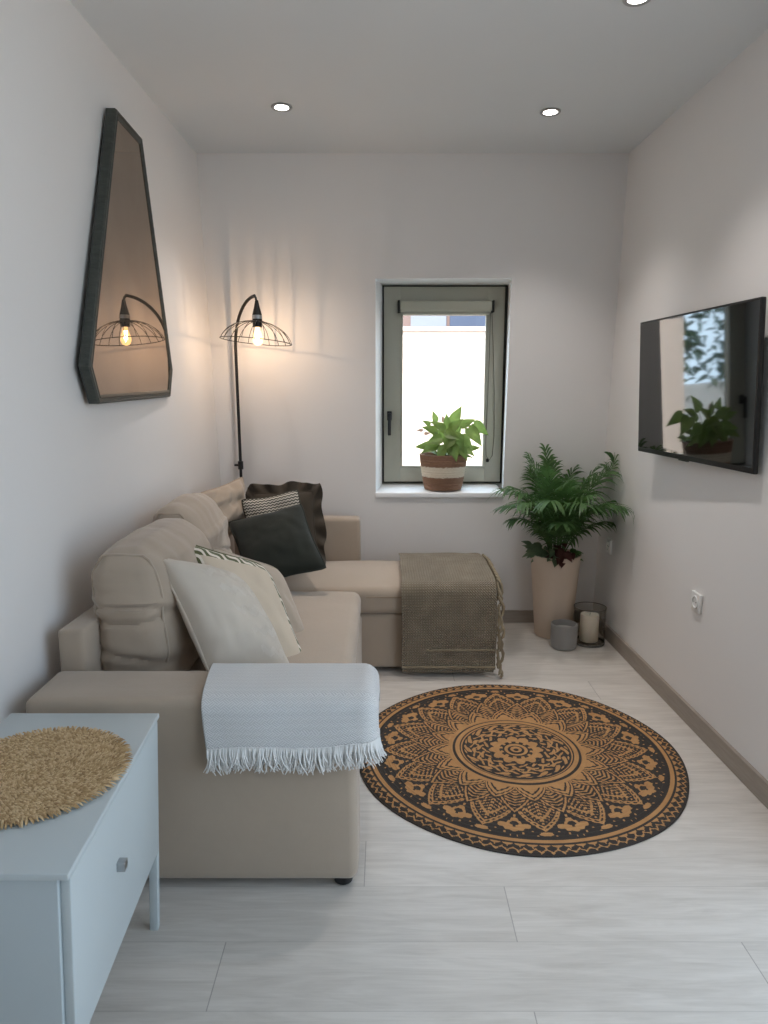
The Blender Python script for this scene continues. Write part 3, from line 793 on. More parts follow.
# ------------------------------------------------------------------ rug
def rug():
    RC = (.507, 2.488); R = .614
    NA, NR = 960, 250
    r = np.linspace(0.002, 1, NR + 1)[:, None]; th = (np.arange(NA) / NA * 2 * PI)[None, :]
    r = np.repeat(r, NA, 1); th = np.repeat(th, NR + 1, 0)
    P = np.zeros_like(r)
    def tri(x): return 2 * np.abs(2 * (x - np.floor(x + .5))) - 1
    def sector(n, off=0):
        q = (th / (2 * PI) * n + off); return 2 * (q - np.floor(q) - .5)          # -1..1 in each sector, 0 on axis
    def put(mask, val):
        P[mask] = val
    def circ(rc, n, off, rad, sx=1.0):
        t = sector(n, off); a = t * PI / n * rc
        return np.sqrt((a / sx) ** 2 + (r - rc) ** 2) / rad
    # border
    put((r > .958), 0); z = .972 + .012 * tri(th / (2 * PI) * 110); put((np.abs(r - z) < .006), .8)
    z = .943 + .014 * tri(th / (2 * PI) * 96); put((r > .92) & (r < .96) & (r < z), 1)
    put((r > .918) & (r < .930), 0); put((r > .895) & (r <= .918), 1); put((r > .868) & (r <= .895), 0)
    # field between petals
    off0 = .5
    t = sector(16, off0); at = np.abs(t)
    for n_, o_, rc, rad in ((16, 0, .772, .034),):
        c = circ(rc, n_, o_, rad, 1.25); put(c < 1.0, 1)
        for dx, rr in ((-.40, .785), (.40, .785), (0, .815), (-.20, .800), (.20, .800), (0, .742)):
            tt = sector(16, 0) - dx; a = tt * PI / 16 * rr; put(np.hypot(a, r - rr) < .023, 1)
        put(circ(.768, n_, o_, .017, 1.5) < 1, 0); put(circ(.785, n_, o_, .011, .8) < 1, 0)
    c = circ(.846, 16, off0, .017, 2.0); put(c < 1, 1)
    for dx, rr, q in ((.28, .86, .006), (-.28, .86, .006), (.42, .825, .006), (-.42, .825, .006), (.72, .845, .006), (-.72, .845, .006), (1, .70, .009), (-1, .70, .009), (.9, .868, .005), (-.9, .868, .005)):
        a = (t - dx) * PI / 16 * rr; put(np.hypot(a, r - rr) < q, .9)
    # big petals
    rp = .60 + .225 * (1 - np.clip(at, 0, 1)) ** .62
    put((r < rp + .010) & (r > .42), 0)
    put((r < rp) & (r > .42), 1)
    d = rp - r
    dots = (np.sin(r * 2 * PI / .026) > .1) & (d > .016) & (d < .030); put(dots & (r > .6), 0)
    put((d > .042) & (d < .056) & (r > .42), 0)
    # herringbone inside petals
    inner = (d >= .056) & (r > .42)
    put(inner, 0)
    che = np.sin((r - .10 * at) * 2 * PI / .030)
    brk = np.sin((at * .21 * r) * 2 * PI / .020)
    put(inner & (che > .25) & (brk > -.75), 1)
    d2 = d - .105; put((np.abs(d2) < .011) & (r > .42), 1)
    # second row of petals in the gaps
    t2 = sector(16, 0); a2 = np.abs(t2)
    rp2 = .47 + .20 * (1 - np.clip(a2, 0, 1)) ** .75
    sel = (r < rp2) & (r > .42); put((r < rp2 + .012) & (r > .42), 0); put(sel, 1)
    d = rp2 - r; put(sel & (d > .02) & (d < .035), 0)
    ins = sel & (d >= .035); put(ins, 0); put(ins & (np.sin((r + .05 * a2) * 2 * PI / .026) > .1), 1)
    # scallops round the centre ring
    t3 = sector(16, off0); a3 = np.abs(t3)
    rp3 = .43 + .125 * (1 - np.clip(a3, 0, 1)) ** .7
    sel = (r < rp3) & (r > .40); put((r < rp3 + .012) & (r > .40), 0); put(sel, 1)
    d = rp3 - r; put(sel & (d > .018) & (d < .030), 0); put(sel & (d > .055) & (d < .072), 0)
    # ring and rosette
    put(r < .425, 1); put((r < .397) & (r > .380), 0); put(r < .352, 0); put((r < .343) & (r > .334), 1)
    fl = (np.sin(th * 16 + 5 * np.sin(r * 38)) * np.cos(r * 2 * PI / .075 + .8 * np.sin(th * 16)))
    put((r < .325) & (r > .165) & (fl > .12), 1)
    put((np.abs(r - .250 - .018 * np.cos(th * 16)) < .008), 1)
    rq = .135 + .035 * np.abs(np.cos(th * 6)); put(r < rq + .018, 0); put(r < rq, 1)
    put((r < .105) & (np.cos(th * 12) > -.2) & (r > .085), 0); put((r < .082), 0); put((r < .072), 1); put(r < .052, 0); put((r < .034), 1); put(r < .016, 0)
    edge = .006 * np.sin(th * 41) * 0 + .004 * np.sin(th * 7 + 1)
    rr = r * R * (1 + edge * (r > .98))
    X = rr * np.cos(th); Y = rr * np.sin(th)
    Z = .010 - .0022 * np.clip((r - .93) / .07, 0, 1) ** 2 * 4 * .6 + .0012 * np.sin(r * 2 * PI * 70 * .5)
    Z = np.maximum(Z, .003)
    vs = np.stack([X, Y, Z], -1).reshape(-1, 3)
    # underside skirt
    sk = np.stack([X[-1], Y[-1], np.full(NA, .0006)], -1); vs = np.vstack([vs, sk, [[0, 0, .010]], [[0, 0, .0006]]])
    P = np.concatenate([P.reshape(-1), np.zeros(NA), [0, 0]])
    j = np.arange(NR + 1)[:, None]; i = np.arange(NA)[None, :]
    a = (j * NA + i); b = (j * NA + (i + 1) % NA)
    f = np.stack([a, b, b + NA, a + NA], -1).reshape(-1, 4)
    c = (NR + 2) * NA; tri_ = [(c, k, (k + 1) % NA) for k in range(NA)]
    s0 = (NR + 1) * NA; bot = [(c + 1, s0 + (k + 1) % NA, s0 + k) for k in range(NA)]
    faces = [tuple(q[::1]) for q in f.tolist()]
    me = bpy.data.meshes.new('rug'); me.from_pydata(vs.tolist(), [], faces + tri_ + bot)
    me.polygons.foreach_set('use_smooth', [True] * len(me.polygons))
    at_ = me.attributes.new('pattern', 'FLOAT', 'POINT'); at_.data.foreach_set('value', P.astype(np.float32))
    me.materials.append(M['rug']); me.update()
    o = bpy.data.objects.new('rug', me); COL.objects.link(o); o.location = (RC[0], RC[1], 0)
    tag(o, 'round jute rug with a black mandala pattern on the pale floor', 'rug')
    bm = bmesh.new(); bm.from_mesh(me); bmesh.ops.recalc_face_normals(bm, faces=bm.faces); bm.to_mesh(me); bm.free()
rug()

# ------------------------------------------------------------------ wall mirror
mir = thing('wall_mirror', 'tall tapered mirror with a dark aged wood frame hanging on the left wall', 'mirror', (-.985, 2.77, 1.84))
MA = math.radians(1.4); XM = -.965
poly = [(2.738, 2.371), (3.033, 2.366), (3.310, 1.460), (3.250, 1.338), (2.382, 1.324), (2.319, 1.445)]   # (Y,Z) clockwise from the top
def mx(y, dep=0): return XM - math.tan(MA) * (y - 2.77) + dep
def inset(poly, d):
    n = len(poly); out = []
    cy = sum(p[0] for p in poly) / n; cz = sum(p[1] for p in poly) / n
    for i in range(n):
        p0, p1, p2 = Vector(poly[i - 1]), Vector(poly[i]), Vector(poly[(i + 1) % n])
        def off(a, b):
            e = (b - a).normalized(); nrm = Vector((-e.y, e.x))
            if nrm.dot(Vector((cy, cz)) - a) < 0: nrm = -nrm
            return a + nrm * d, e
        a, ea = off(p0, p1); b, eb = off(p1, p2)
        den = ea.x * eb.y - ea.y * eb.x
        s = ((b.x - a.x) * eb.y - (b.y - a.y) * eb.x) / den
        q = a + ea * s; out.append((q.x, q.y))
    return out
m = MB()
prof = [(0, -.038), (0, -.006), (.004, 0), (.012, 0), (.014, -.004), (.018, -.004), (.021, .0), (.026, -.002), (.030, -.004), (.030, -.008)]
rings = []
for d, dep in prof:
    pl = inset(poly, d) if d else poly
    rings.append([(max(mx(y, dep), xl(y, z) + .002), y, z) for y, z in pl])
vs = [p for rg in rings for p in rg]; fs = []
for i in range(len(prof) - 1):
    for k in range(6): fs.append((i * 6 + k, i * 6 + (k + 1) % 6, (i + 1) * 6 + (k + 1) % 6, (i + 1) * 6 + k))
m.add(vs, fs); part('mirror_frame', m, M['aged'], mir, False)
gl = inset(poly, .028); m = MB(); m.add([(mx(y, -.006), y, z) for y, z in gl], [(0, 1, 2, 3, 4, 5)]); part('mirror_glass', m, M['mirror'], mir, False)
m = MB(); m.add([(mx(y, -.0085), y, z) for y, z in inset(poly, .012)], [(5, 4, 3, 2, 1, 0)]); part('backing', m, M['aged'], mir, False)
m = MB(); m.bbox(mx(2.80, -.036), mx(2.80, -.010), 2.765, 2.80, 2.30, 2.33, .002); part('hanger', m, M['black_metal'], mir)

# ------------------------------------------------------------------ floor lamp
LPX, LPY = -.812, 3.952
lamp = thing('floor_lamp', 'black arched floor lamp with a wire dome shade in the corner behind the sofa', 'lamp', (LPX, LPY, 0))
m = MB(); m.lathe([(.0005, .001), (.105, .001), (.110, .005), (.108, .012), (.02, .016), (.0005, .016)], LPX + .01, LPY - .060, 40); part('base', m, M['black_metal'], lamp)
BX, BY, BZ = -.655, 3.735, 1.800       # top of the lampholder
px = LPX
pole = [(px, LPY, .012), (px, LPY, .5), (px, LPY, .95), (px - .003, LPY, 1.3), (px - .005, LPY, 1.60)]
top = Vector((px - .005, LPY, 1.60)); end = Vector((BX - .012, BY + .01, 1.845))
arc = []
for i in range(1, 15):
    s = i / 14; a = s * PI / 2
    h = 1 - math.cos(a); v = math.sin(a)
    arc.append(Vector((top.x + (end.x - top.x) * h, top.y + (end.y - top.y) * h, top.z + (end.z - top.z) * v)))
m = MB(); m.tube(smooth_path([tuple(p) for p in pole] + [tuple(p) for p in arc], 1), .0085, 12); part('pole', m, M['black_metal'], lamp)
m = MB(); m.tube([(px, LPY, .925), (px, LPY, .97)], .015, 14); m.tube([(px - .035, LPY, .948), (px, LPY, .948)], .006, 8); part('pole_joint', m, M['black_metal'], lamp)
m = MB(); m.tube([(BX - .014, BY + .01, 1.850), (BX - .004, BY, 1.833), (BX, BY, 1.81)], [.006, .006, .006], 10)
m.lathe([(.001, 1.822), (.008, 1.822), (.014, 1.790), (.024, 1.752), (.025, 1.748), (.001, 1.748)], BX, BY, 24); lh = part('lampholder', m, M['black_metal'], lamp)
m = MB(); m.lathe([(.0253, 1.748), (.0262, 1.745), (.0262, 1.732), (.0253, 1.729)], BX, BY, 24); part('collar_ring', m, M['chrome'], lh, label='steel collar ring')
m = MB(); m.lathe([(.001, 1.729), (.024, 1.729), (.026, 1.722), (.023, 1.688), (.001, 1.688)], BX, BY, 24); part('socket', m, M['black_metal'], lamp)
# wire dome shade, slightly tipped
shade_c = Vector((BX, BY, 1.716)); RT = Matrix.Rotation(math.radians(5), 3, 'Y') @ Matrix.Rotation(math.radians(-2), 3, 'X')
def sp(a, s):
    rr = .030 + (.184 - .030) * math.sin(s * PI / 2 * .80) / math.sin(PI / 2 * .80); zz = -.100 * s ** 1.75
    return shade_c + RT @ Vector((rr * math.cos(a), rr * math.sin(a), zz))
m = MB(); m.tube([sp(2 * PI * k / 48, 1) for k in range(48)], .0022, 6, closed=True); sh = part('shade_rim', m, M['black_metal'], lamp)
m = MB(); m.tube([sp(2 * PI * k / 24, 0) for k in range(24)], .004, 6, closed=True)
m.lathe([(.020, .004), (.034, .002), (.034, -.004), (.020, -.006)], BX, BY, 24, 1.716); part('shade_cap', m, M['black_metal'], lamp)
for k in range(20):
    m = MB(); m.tube([sp(2 * PI * (k + .3) / 20, i / 10) for i in range(11)], .0016, 6); part('shade_rib', m, M['black_metal'], lamp)
# filament bulb
tb = NT('warm_bulb_glass'); tr = tb.n('BsdfTransparent'); tr.inputs[0].default_value = (1, .93, .8, 1)
em = tb.n('Emission', Strength=5.5); em.inputs[0].default_value = (1, .66, .30, 1)
ad = tb.n('MixShader', Fac=.45); tb.l(tr.outputs[0], ad.inputs[1]); tb.l(em.outputs[0], ad.inputs[2]); tb.l(ad.outputs[0], tb.out.inputs[0])
m = MB(); m.lathe([(.012, 1.690), (.013, 1.676), (.021, 1.655), (.027, 1.632), (.027, 1.618), (.020, 1.602), (.008, 1.595), (.0005, 1.594)], BX, BY, 28); bu = part('bulb', m, tb.m, lamp)
m = MB()
m.tube([(BX - .006, BY, 1.67), (BX - .007, BY + .003, 1.635), (BX, BY - .005, 1.612), (BX + .007, BY, 1.635), (BX + .006, BY, 1.67)], .0022, 6)
part('filament', m, emission('filament_glow', (1, .72, .38, 1), 180), bu)
ld = bpy.data.lights.new('lamp_light', 'POINT'); ld.energy = 7.0; ld.color = (1, .71, .52); ld.shadow_soft_size = .008
lo = bpy.data.objects.new('lamp_light', ld); COL.objects.link(lo); lo.location = (BX, BY, 1.632)

# ------------------------------------------------------------------ television
tv = thing('television', 'flat black wall mounted television on the right wall reflecting the window', 'television', (1.25, 2.82, 1.37))
TA = Vector((1.207, 3.33)); TB = Vector((1.274, 2.400))         # far and near ends of the screen plane
tdir = (TB - TA).normalized(); TL = (TB - TA).length; tn = Vector((-tdir.y, tdir.x))
if tn.x > 0: tn = -tn
TILT = .026; TZ0 = 1.083
def tvp(s, z, d):
    """s along the screen from the far end, z height, d towards the room"""
    q = TA + tdir * s + tn * d; zz = (z - TZ0) / .59
    return Vector((q.x - TILT * zz, q.y, z))
def tvbox(s0, s1, z0, z1, d0, d1, r=.003):
    m = MB(); m.soft((s0 + s1) / 2, (d0 + d1) / 2, (z0 + z1) / 2, s1 - s0, d1 - d0, z1 - z0, r, 2, 1, lambda p: tvp(p.x, p.z, p.y)); return m
part('bezel', tvbox(0, TL, TZ0, 1.675, -.018, 0, .004), M['black_plastic'], tv)
m = MB(); m.quad(tvp(.006, 1.104, .0008), tvp(TL - .008, 1.104, .0008), tvp(TL - .008, 1.666, .0008), tvp(.006, 1.666, .0008)); part('screen', m, M['screen'], tv, False)
part('rear_housing', tvbox(.10, .58, 1.12, 1.52, -.032, -.0175, .006), M['black_plastic'], tv)
part('wall_bracket', tvbox(.30, .52, 1.25, 1.45, -.046, -.0315, .002), M['black_metal'], tv)
part('sensor_bump', tvbox(TL * .42, TL * .5, 1.078, 1.087, -.012, -.002, .002), M['black_plastic'], tv)

# ------------------------------------------------------------------ ceiling downlights
em_spot = emission('led_lens', (1, .93, .84, 1), 14)
for (x, y), lb in (((-.456, 3.385), 'round recessed ceiling light nearest the left wall above the sofa'), ((.754, 3.44), 'round recessed ceiling light nearest the corner above the palm'), ((.815, 2.50), 'round recessed ceiling light cut by the top edge of the photo')):
    t = thing('ceiling_light', lb, 'light', (x, y, ZC), 'recessed ceiling lights')
    m = MB(); m.lathe([(.030, -.0005), (.046, -.0005), (.047, -.004), (.044, -.007), (.032, -.005), (.030, -.0005)], x, y, 32, ZC); part('trim_ring', m, M['chrome'], t)
    m = MB(); m.lathe([(.0005, -.0045), (.026, -.0055), (.0312, -.004)], x, y, 32, ZC); part('lens', m, em_spot, t, True, None)
    sl = bpy.data.lights.new('downlight', 'SPOT'); sl.energy = 44.0; sl.color = (1, .94, .90); sl.spot_size = math.radians(96); sl.spot_blend = 1.0; sl.shadow_soft_size = .03
    so = bpy.data.objects.new('downlight', sl); COL.objects.link(so); so.location = (x, y, ZC - .012)

# ------------------------------------------------------------------ wall sockets on the right wall
for yc, zc, hw, lb in ((2.757, .515, .04, 'white wall socket below the television'), (3.805, .512, .04, 'white wall socket in the corner beside the palm pot')):
    t = thing('wall_socket', lb, 'socket', (xr(yc, zc), yc, zc), 'wall sockets')
    x0 = xr(yc, zc)
    m = MB(); m.bbox(x0 - .012, x0 - .0005, yc - hw, yc + hw, zc - hw, zc + hw, .004, 3); part('plate', m, M['white_plastic'], t)
    m = MB()
    prof = [(.026, .0), (.025, .003), (.0215, .003), (.019, -.008 + .012), (.0005, -.008 + .012)]
    seg = 28; vs = []
    for r_, d_ in ((.027, .0115), (.026, .0155), (.021, .0155), (.0195, .0125), (.0005, .0125)):
        for k in range(seg): vs.append((x0 - d_, yc + r_ * math.cos(2 * PI * k / seg), zc + r_ * math.sin(2 * PI * k / seg)))
    m.add(vs, [(i * seg + k, i * seg + (k + 1) % seg, (i + 1) * seg + (k + 1) % seg, (i + 1) * seg + k) for i in range(4) for k in range(seg)])
    ins = part('insert', m, M['white_plastic'], t)
    for dy in (-.0095, .0095):
        m = MB(); m.tube([(x0 - .0132, yc + dy, zc), (x0 - .0126, yc + dy, zc)], .0028, 10); part('pin_hole', m, M['black_plastic'], ins)

# ------------------------------------------------------------------ palm in tall planter
PX, PY = .957, 3.80
palm = thing('potted_palm', 'green feathery palm in a tall cream planter in the room corner', 'plant', (PX, PY, 0))
m = MB(); m.lathe([(.0005, .001), (.094, .001), (.100, .008), (.118, .22), (.136, .44), (.140, .468), (.138, .472), (.130, .470), (.128, .44), (.124, .43)], PX, PY, 48); part('planter', m, M['planter'], palm)
m = MB(); m.lathe([(.0005, .438), (.07, .436), (.1265, .432)], PX, PY, 30); part('soil', m, M['soil'], palm)
def leaflet(m, base, d, side, ln, wd, droop, up):
    """a narrow pointed strip with a folded midrib"""
    d = d.normalized(); vs = []; n = 5
    for k in range(n + 1):
        s = k / n
        p = base + d * (ln * s) + Vector((0, 0, -droop * ln * s * s))
        w = wd * math.sin(PI * min(1, .12 + .88 * s)) ** .8 * (1 if s < 1 else 0) + .0004
        sd = d.cross(up); sd = sd.normalized() if sd.length > 1e-6 else Vector((1, 0, 0))
        vs += [p - sd * w, p + up * (-w * .25), p + sd * w]
    fs = []
    for k in range(n):
        b = k * 3; fs += [(b, b + 1, b + 4, b + 3), (b + 1, b + 2, b + 5, b + 4)]
    m.add(vs, fs)
XW = 1.225; YW = 3.995
def frond(az, el, ln, bend, seed, nl=21, base=None):
    rnd = random.Random(seed); m = MB(); pts = []
    dirv = Vector((math.cos(az), math.sin(az), 0))
    p = Vector(base) if base else Vector((PX + .03 * math.cos(az), PY + .03 * math.sin(az), .44)); e = el
    N = 26; st = ln / N
    for i in range(N + 1):
        pts.append(p.copy()); s = i / N
        e = el - bend * s ** 1.7
        p = p + (dirv * math.cos(e) + Vector((0, 0, 1)) * math.sin(e)) * st
    def clampv(q): return Vector((min(q.x, xr(q.y, q.z) - .012), min(q.y, YW), q.z))
    pts = [clampv(q) for q in pts]
    m.tube(pts, [.0042 * (1 - .75 * i / N) for i in range(N + 1)], 5)
    i0 = int(N * .30)
    for k in range(nl):
        s = k / (nl - 1); f = i0 + (N - i0 - .01) * s; i = int(f); q = pts[i].lerp(pts[min(i + 1, N)], f - i)
        tg = (pts[min(i + 1, N)] - pts[max(i - 1, 0)]).normalized()
        sd = tg.cross(Vector((0, 0, 1))); sd = sd.normalized() if sd.length > .05 else Vector((-dirv.y, dirv.x, 0))
        up = sd.cross(tg).normalized()
        L_ = ln * (.34 * math.sin(PI * (.18 + .74 * s)) ** .8 + .05)
        for sgn in (1, -1):
            d = sd * sgn * (1.0 - .45 * s) + tg * (.55 + .7 * s) + up * .22 + Vector((rnd.random() - .5, rnd.random() - .5, rnd.random() - .5)) * .22
            leaflet(m, q, d, sgn, L_ * (.85 + .3 * rnd.random()), .0066, .45 + .3 * rnd.random(), up)
    m.v = [clampv(q) for q in m.v]
    return m
fr = [(184, 80, .45, 1.62), (172, 84, .47, 1.1), (200, 74, .38, 1.5), (225, 76, .54, 1.5), (250, 80, .54, 1.5), (278, 78, .54, 1.5), (310, 74, .54, 1.5), (335, 74, .48, 1.4),
      (4, 80, .70, 1.15), (18, 76, .62, 1.0), (150, 86, .58, .5), (120, 80, .52, .7), (60, 78, .54, .7), (95, 84, .54, .4), (192, 84, .56, .45), (352, 74, .46, 1.2), (270, 84, .52, .9),
      (350, 66, .36, 1.3), (240, 82, .56, .6), (322, 84, .54, .6), (120, 87, .60, .25), (205, 78, .56, 1.3), (290, 82, .52, 1.3), (260, 68, .42, 1.3)]
for i, (az, el, ln, bd) in enumerate(fr):
    part('frond', frond(math.radians(az), math.radians(el), ln, bd, 20 + i), M['palm'], palm, True, None)
# small plants round its foot
def leafblob(m, base, d, ln, wd, up, curl=.3):
    d = d.normalized(); sd = d.cross(up).normalized(); vs = []; n = 6
    prof = (.05, .75, 1, .92, .66, .34, .01)
    for k in range(n + 1):
        s = k / n; p = base + d * (ln * s) + up * (-curl * ln * s * s)
        w = wd * prof[k]
        vs += [p - sd * w + up * w * .25, p, p + sd * w + up * w * .25]
    fs = []
    for k in range(n):
        b = k * 3; fs += [(b, b + 1, b + 4, b + 3), (b + 1, b + 2, b + 5, b + 4)]
    m.add(vs, fs)
rnd = random.Random(3)
m = MB()
for i in range(34):
    a = math.radians(rnd.uniform(170, 262)); r_ = rnd.uniform(.075, .135)
    b = Vector((PX + r_ * math.cos(a), PY + r_ * math.sin(a), .465 + .06 * rnd.random()))
    d = Vector((math.cos(a), math.sin(a), rnd.uniform(-.9, .9)))
    leafblob(m, b, d, rnd.uniform(.045, .075), rnd.uniform(.014, .022), Vector((rnd.random() * .4, -.5, .8)).normalized())
part('trailing_plant', m, M['var_leaf'], palm, True, None, label='small green and pale leaves at the rim')
m = MB()
for i in range(20):
    a = math.radians(rnd.uniform(240, 300)); r_ = rnd.uniform(.06, .125)
    b = Vector((PX + r_ * math.cos(a), PY + r_ * math.sin(a), .475 + .10 * rnd.random() * (1 - (r_ - .06) / .1)))
    d = Vector((math.cos(a) * .8, math.sin(a), rnd.uniform(-1.0, .1)))
    leafblob(m, b, d, rnd.uniform(.06, .095), rnd.uniform(.016, .026), Vector((rnd.random() - .5, -.6, .7)).normalized(), .4)
part('dry_leaves', m, M['red_leaf'], palm, True, None, label='dry dark red leaves over the rim')
m = MB()
for i in range(16):
    a = math.radians(rnd.uniform(290, 380)); r_ = rnd.uniform(.07, .115)
    b = Vector((PX + r_ * math.cos(a), PY + r_ * math.sin(a), .455 + .03 * rnd.random()))
    leafblob(m, b, Vector((math.cos(a), math.sin(a), rnd.uniform(.0, .6))), rnd.uniform(.04, .06), .013, Vector((0, -.4, .9)).normalized())
part('low_leaves', m, M['palm'], palm, True, None)

# ------------------------------------------------------------------ candles on the floor
gc = thing('candle_holder', 'small grey frosted glass candle tumbler standing in front of the cream planter', 'candle', (.968, 3.595, 0))
m = MB(); m.lathe([(.0005, .001), (.060, .001), (.068, .008), (.070, .03), (.070, .128), (.069, .134), (.064, .136), (.062, .130), (.061, .098), (.0005, .097)], .968, 3.595, 44); part('tumbler', m, M['grey_glass'], gc)
m = MB(); m.lathe([(.0005, .1), (.0605, .0985), (.0605, .104), (.03, .106), (.0005, .106)], .968, 3.595, 36); part('wax', m, simple('grey_wax', rgb(170, 168, 164), .5), gc)
hx, hy = 1.122, 3.660
hc = thing('hurricane_candle', 'clear glass hurricane cylinder holding a cream pillar candle by the right wall', 'candle', (hx, hy, 0))
m = MB(); m.lathe([(.0005, .001), (.078, .001), (.084, .006), (.085, .18), (.087, .205), (.084, .207), (.081, .18), (.080, .016), (.0005, .014)], hx, hy, 48); part('cylinder', m, M['clear_glass'], hc)
m = MB(); m.lathe([(.080, .0025), (.0848, .0035), (.0855, .012), (.0845, .014)], hx, hy, 48); GE = simple('grey_glass_edge', rgb(96, 94, 90), .15); part('glass_foot', m, GE, hc)
m = MB(); m.tube([(hx + .0855 * math.cos(2 * PI * k / 48), hy + .0855 * math.sin(2 * PI * k / 48), .206) for k in range(48)], .0022, 6, closed=True)
part('glass_rim', m, GE, hc)
m = MB(); m.lathe([(.0005, .0165), (.048, .0165), (.050, .019), (.050, .160), (.047, .166), (.040, .162), (.0005, .158)], hx, hy, 40); cn = part('pillar_candle', m, M['wax'], hc)
m = MB(); m.tube([(hx, hy, .157), (hx + .001, hy, .168), (hx + .003, hy, .174)], .0012, 6); part('wick', m, M['black_plastic'], cn)

# ------------------------------------------------------------------ plant basket on the sill
SX, SY, SZ = .349, 4.112, .7905
pb = thing('potted_plant', 'leafy green plant in a striped woven basket on the window sill', 'plant', (SX, SY, SZ))
prof = [(.0005, .001)]
for i in range(31):
    t_ = i / 30
    prof.append((.108 + .034 * t_ ** .75 + .0016 * math.sin(i * PI * .9), .001 + .205 * t_))
prof += [(.136, .208), (.131, .200), (.128, .17), (.0005, .168)]
m = MB(); m.lathe(prof, SX, SY, 64, SZ); part('basket', m, M['basket'], pb)
m = MB(); m.lathe([(.0005, .178), (.07, .177), (.1285, .174)], SX, SY, 36, SZ); part('soil', m, M['soil'], pb)
def bigleaf(m, base, d, ln, wd, up, curl=.3, fold=.25):
    d = d.normalized(); sd = d.cross(up).normalized(); up = sd.cross(d).normalized(); n = 9; vs = []
    prof = (.30, .82, 1.0, .97, .86, .70, .52, .34, .16, .01)
    for k in range(n + 1):
        s_ = k / n; p = base + d * (ln * s_) - up * (curl * ln * s_ * s_); w_ = wd * prof[k]
        back = d * (-.10 * ln * max(0, 1 - s_ * 3))
        vs += [p - sd * w_ + back + up * (w_ * fold), p - sd * w_ * .5 + back * .4 + up * w_ * fold * .35, p, p + sd * w_ * .5 + back * .4 + up * w_ * fold * .35, p + sd * w_ + back + up * (w_ * fold)]
    fs = []
    for k in range(n):
        for q in range(4):
            b = k * 5 + q; fs.append((b, b + 1, b + 6, b + 5))
    m.add(vs, fs)
rnd = random.Random(12)
ml = MB(); ms = MB(); mp_ = MB()
# (x, z of leaf base; direction in x, z; length; towards the room)
LV = [(.400, 1.180, .45, .9, .110, .02), (.372, 1.150, -.2, .9, .09, -.03), (.300, 1.185, -.2, .9, .070, 0), (.268, 1.165, -.7, .5, .055, .02), (.448, 1.160, .8, .45, .095, .0), (.520, 1.175, .75, -.5, .115, .0), (.487, 1.150, .62, -.75, .135, -.02),
      (.505, 1.030, .9, .10, .060, .0), (.300, 1.130, -.8, .35, .095, -.05), (.345, 1.140, -.6, .5, .10, -.07), (.330, 1.095, -.85, -.25, .11, -.08), (.365, 1.110, .1, -.8, .12, -.09), (.405, 1.120, .35, -.75, .125, -.09), (.440, 1.105, .6, -.6, .11, -.06),
      (.380, 1.140, .5, .5, .10, -.05), (.300, 1.060, -.8, -.35, .10, -.08), (.275, 1.050, -1, .05, .08, -.02), (.340, 1.050, -.35, -.85, .095, -.10), (.395, 1.060, .15, -.9, .10, -.10), (.430, 1.050, .5, -.75, .095, -.09), (.455, 1.040, .8, -.5, .085, -.06), (.315, 1.100, -.5, .7, .08, .03), (.420, 1.115, .2, .8, .09, .04), (.360, 1.080, -.3, .6, .09, .03), (.240, 1.040, -1, .05, .065, .0), (.395, 1.09, -.6, -.5, .10, -.10), (.350, 1.13, .7, -.3, .10, -.08)]
for (x, z, dx, dz, ln, dy) in LV:
    tip = Vector((x, SY - .02 + dy, z)); base = Vector((SX + (x - SX) * .3, SY - .01 + dy * .4, SZ + .176))
    mid = base.lerp(tip, .55) + Vector((0, 0, .015)); ms.tube([base, base.lerp(mid, .5), mid, tip], .0017, 5)
    bigleaf(ml, tip, Vector((dx, rnd.uniform(-.35, .0), dz)), ln, ln * .30, Vector((rnd.uniform(-.3, .3), -.85, .45)).normalized(), rnd.uniform(.05, .3))
for i in range(22):
    a = rnd.uniform(0, 2 * PI); r_ = rnd.uniform(.02, .10); z = SZ + rnd.uniform(.19, .25)
    b = Vector((SX + r_ * math.cos(a), SY + r_ * math.sin(a), z)); ms.tube([Vector((b.x * .5 + SX * .5, b.y * .5 + SY * .5, SZ + .176)), b], .0015, 5)
    bigleaf(ml, b, Vector((math.cos(a), .7 * math.sin(a) - .2, rnd.uniform(-.2, .8))), rnd.uniform(.06, .09), .024, Vector((0, -.6, .8)).normalized())
def clampleaf(mb):
    mb.v = [Vector((q.x, min(q.y, 4.236), max(q.z, SZ + .15))) for q in mb.v]
clampleaf(ml); clampleaf(ms)
part('foliage', ml, M['pothos'], pb, True, None); part('stems', ms, M['stem'], pb, True, None)
for (x, z, dx, dz) in ((.225, 1.135, -.9, .1), (.345, 1.185, -.1, .9), (.235, 1.115, .9, .2)):
    m = MB(); bigleaf(m, Vector((x, SY - .02, z)), Vector((dx, -.1, dz)), .038, .012, Vector((0, -.8, .5)).normalized()); part('pale_bract', m, simple('pale_pink_bract', rgb(222, 190, 180), .6), pb, True, None, label='pale pink flower bract')

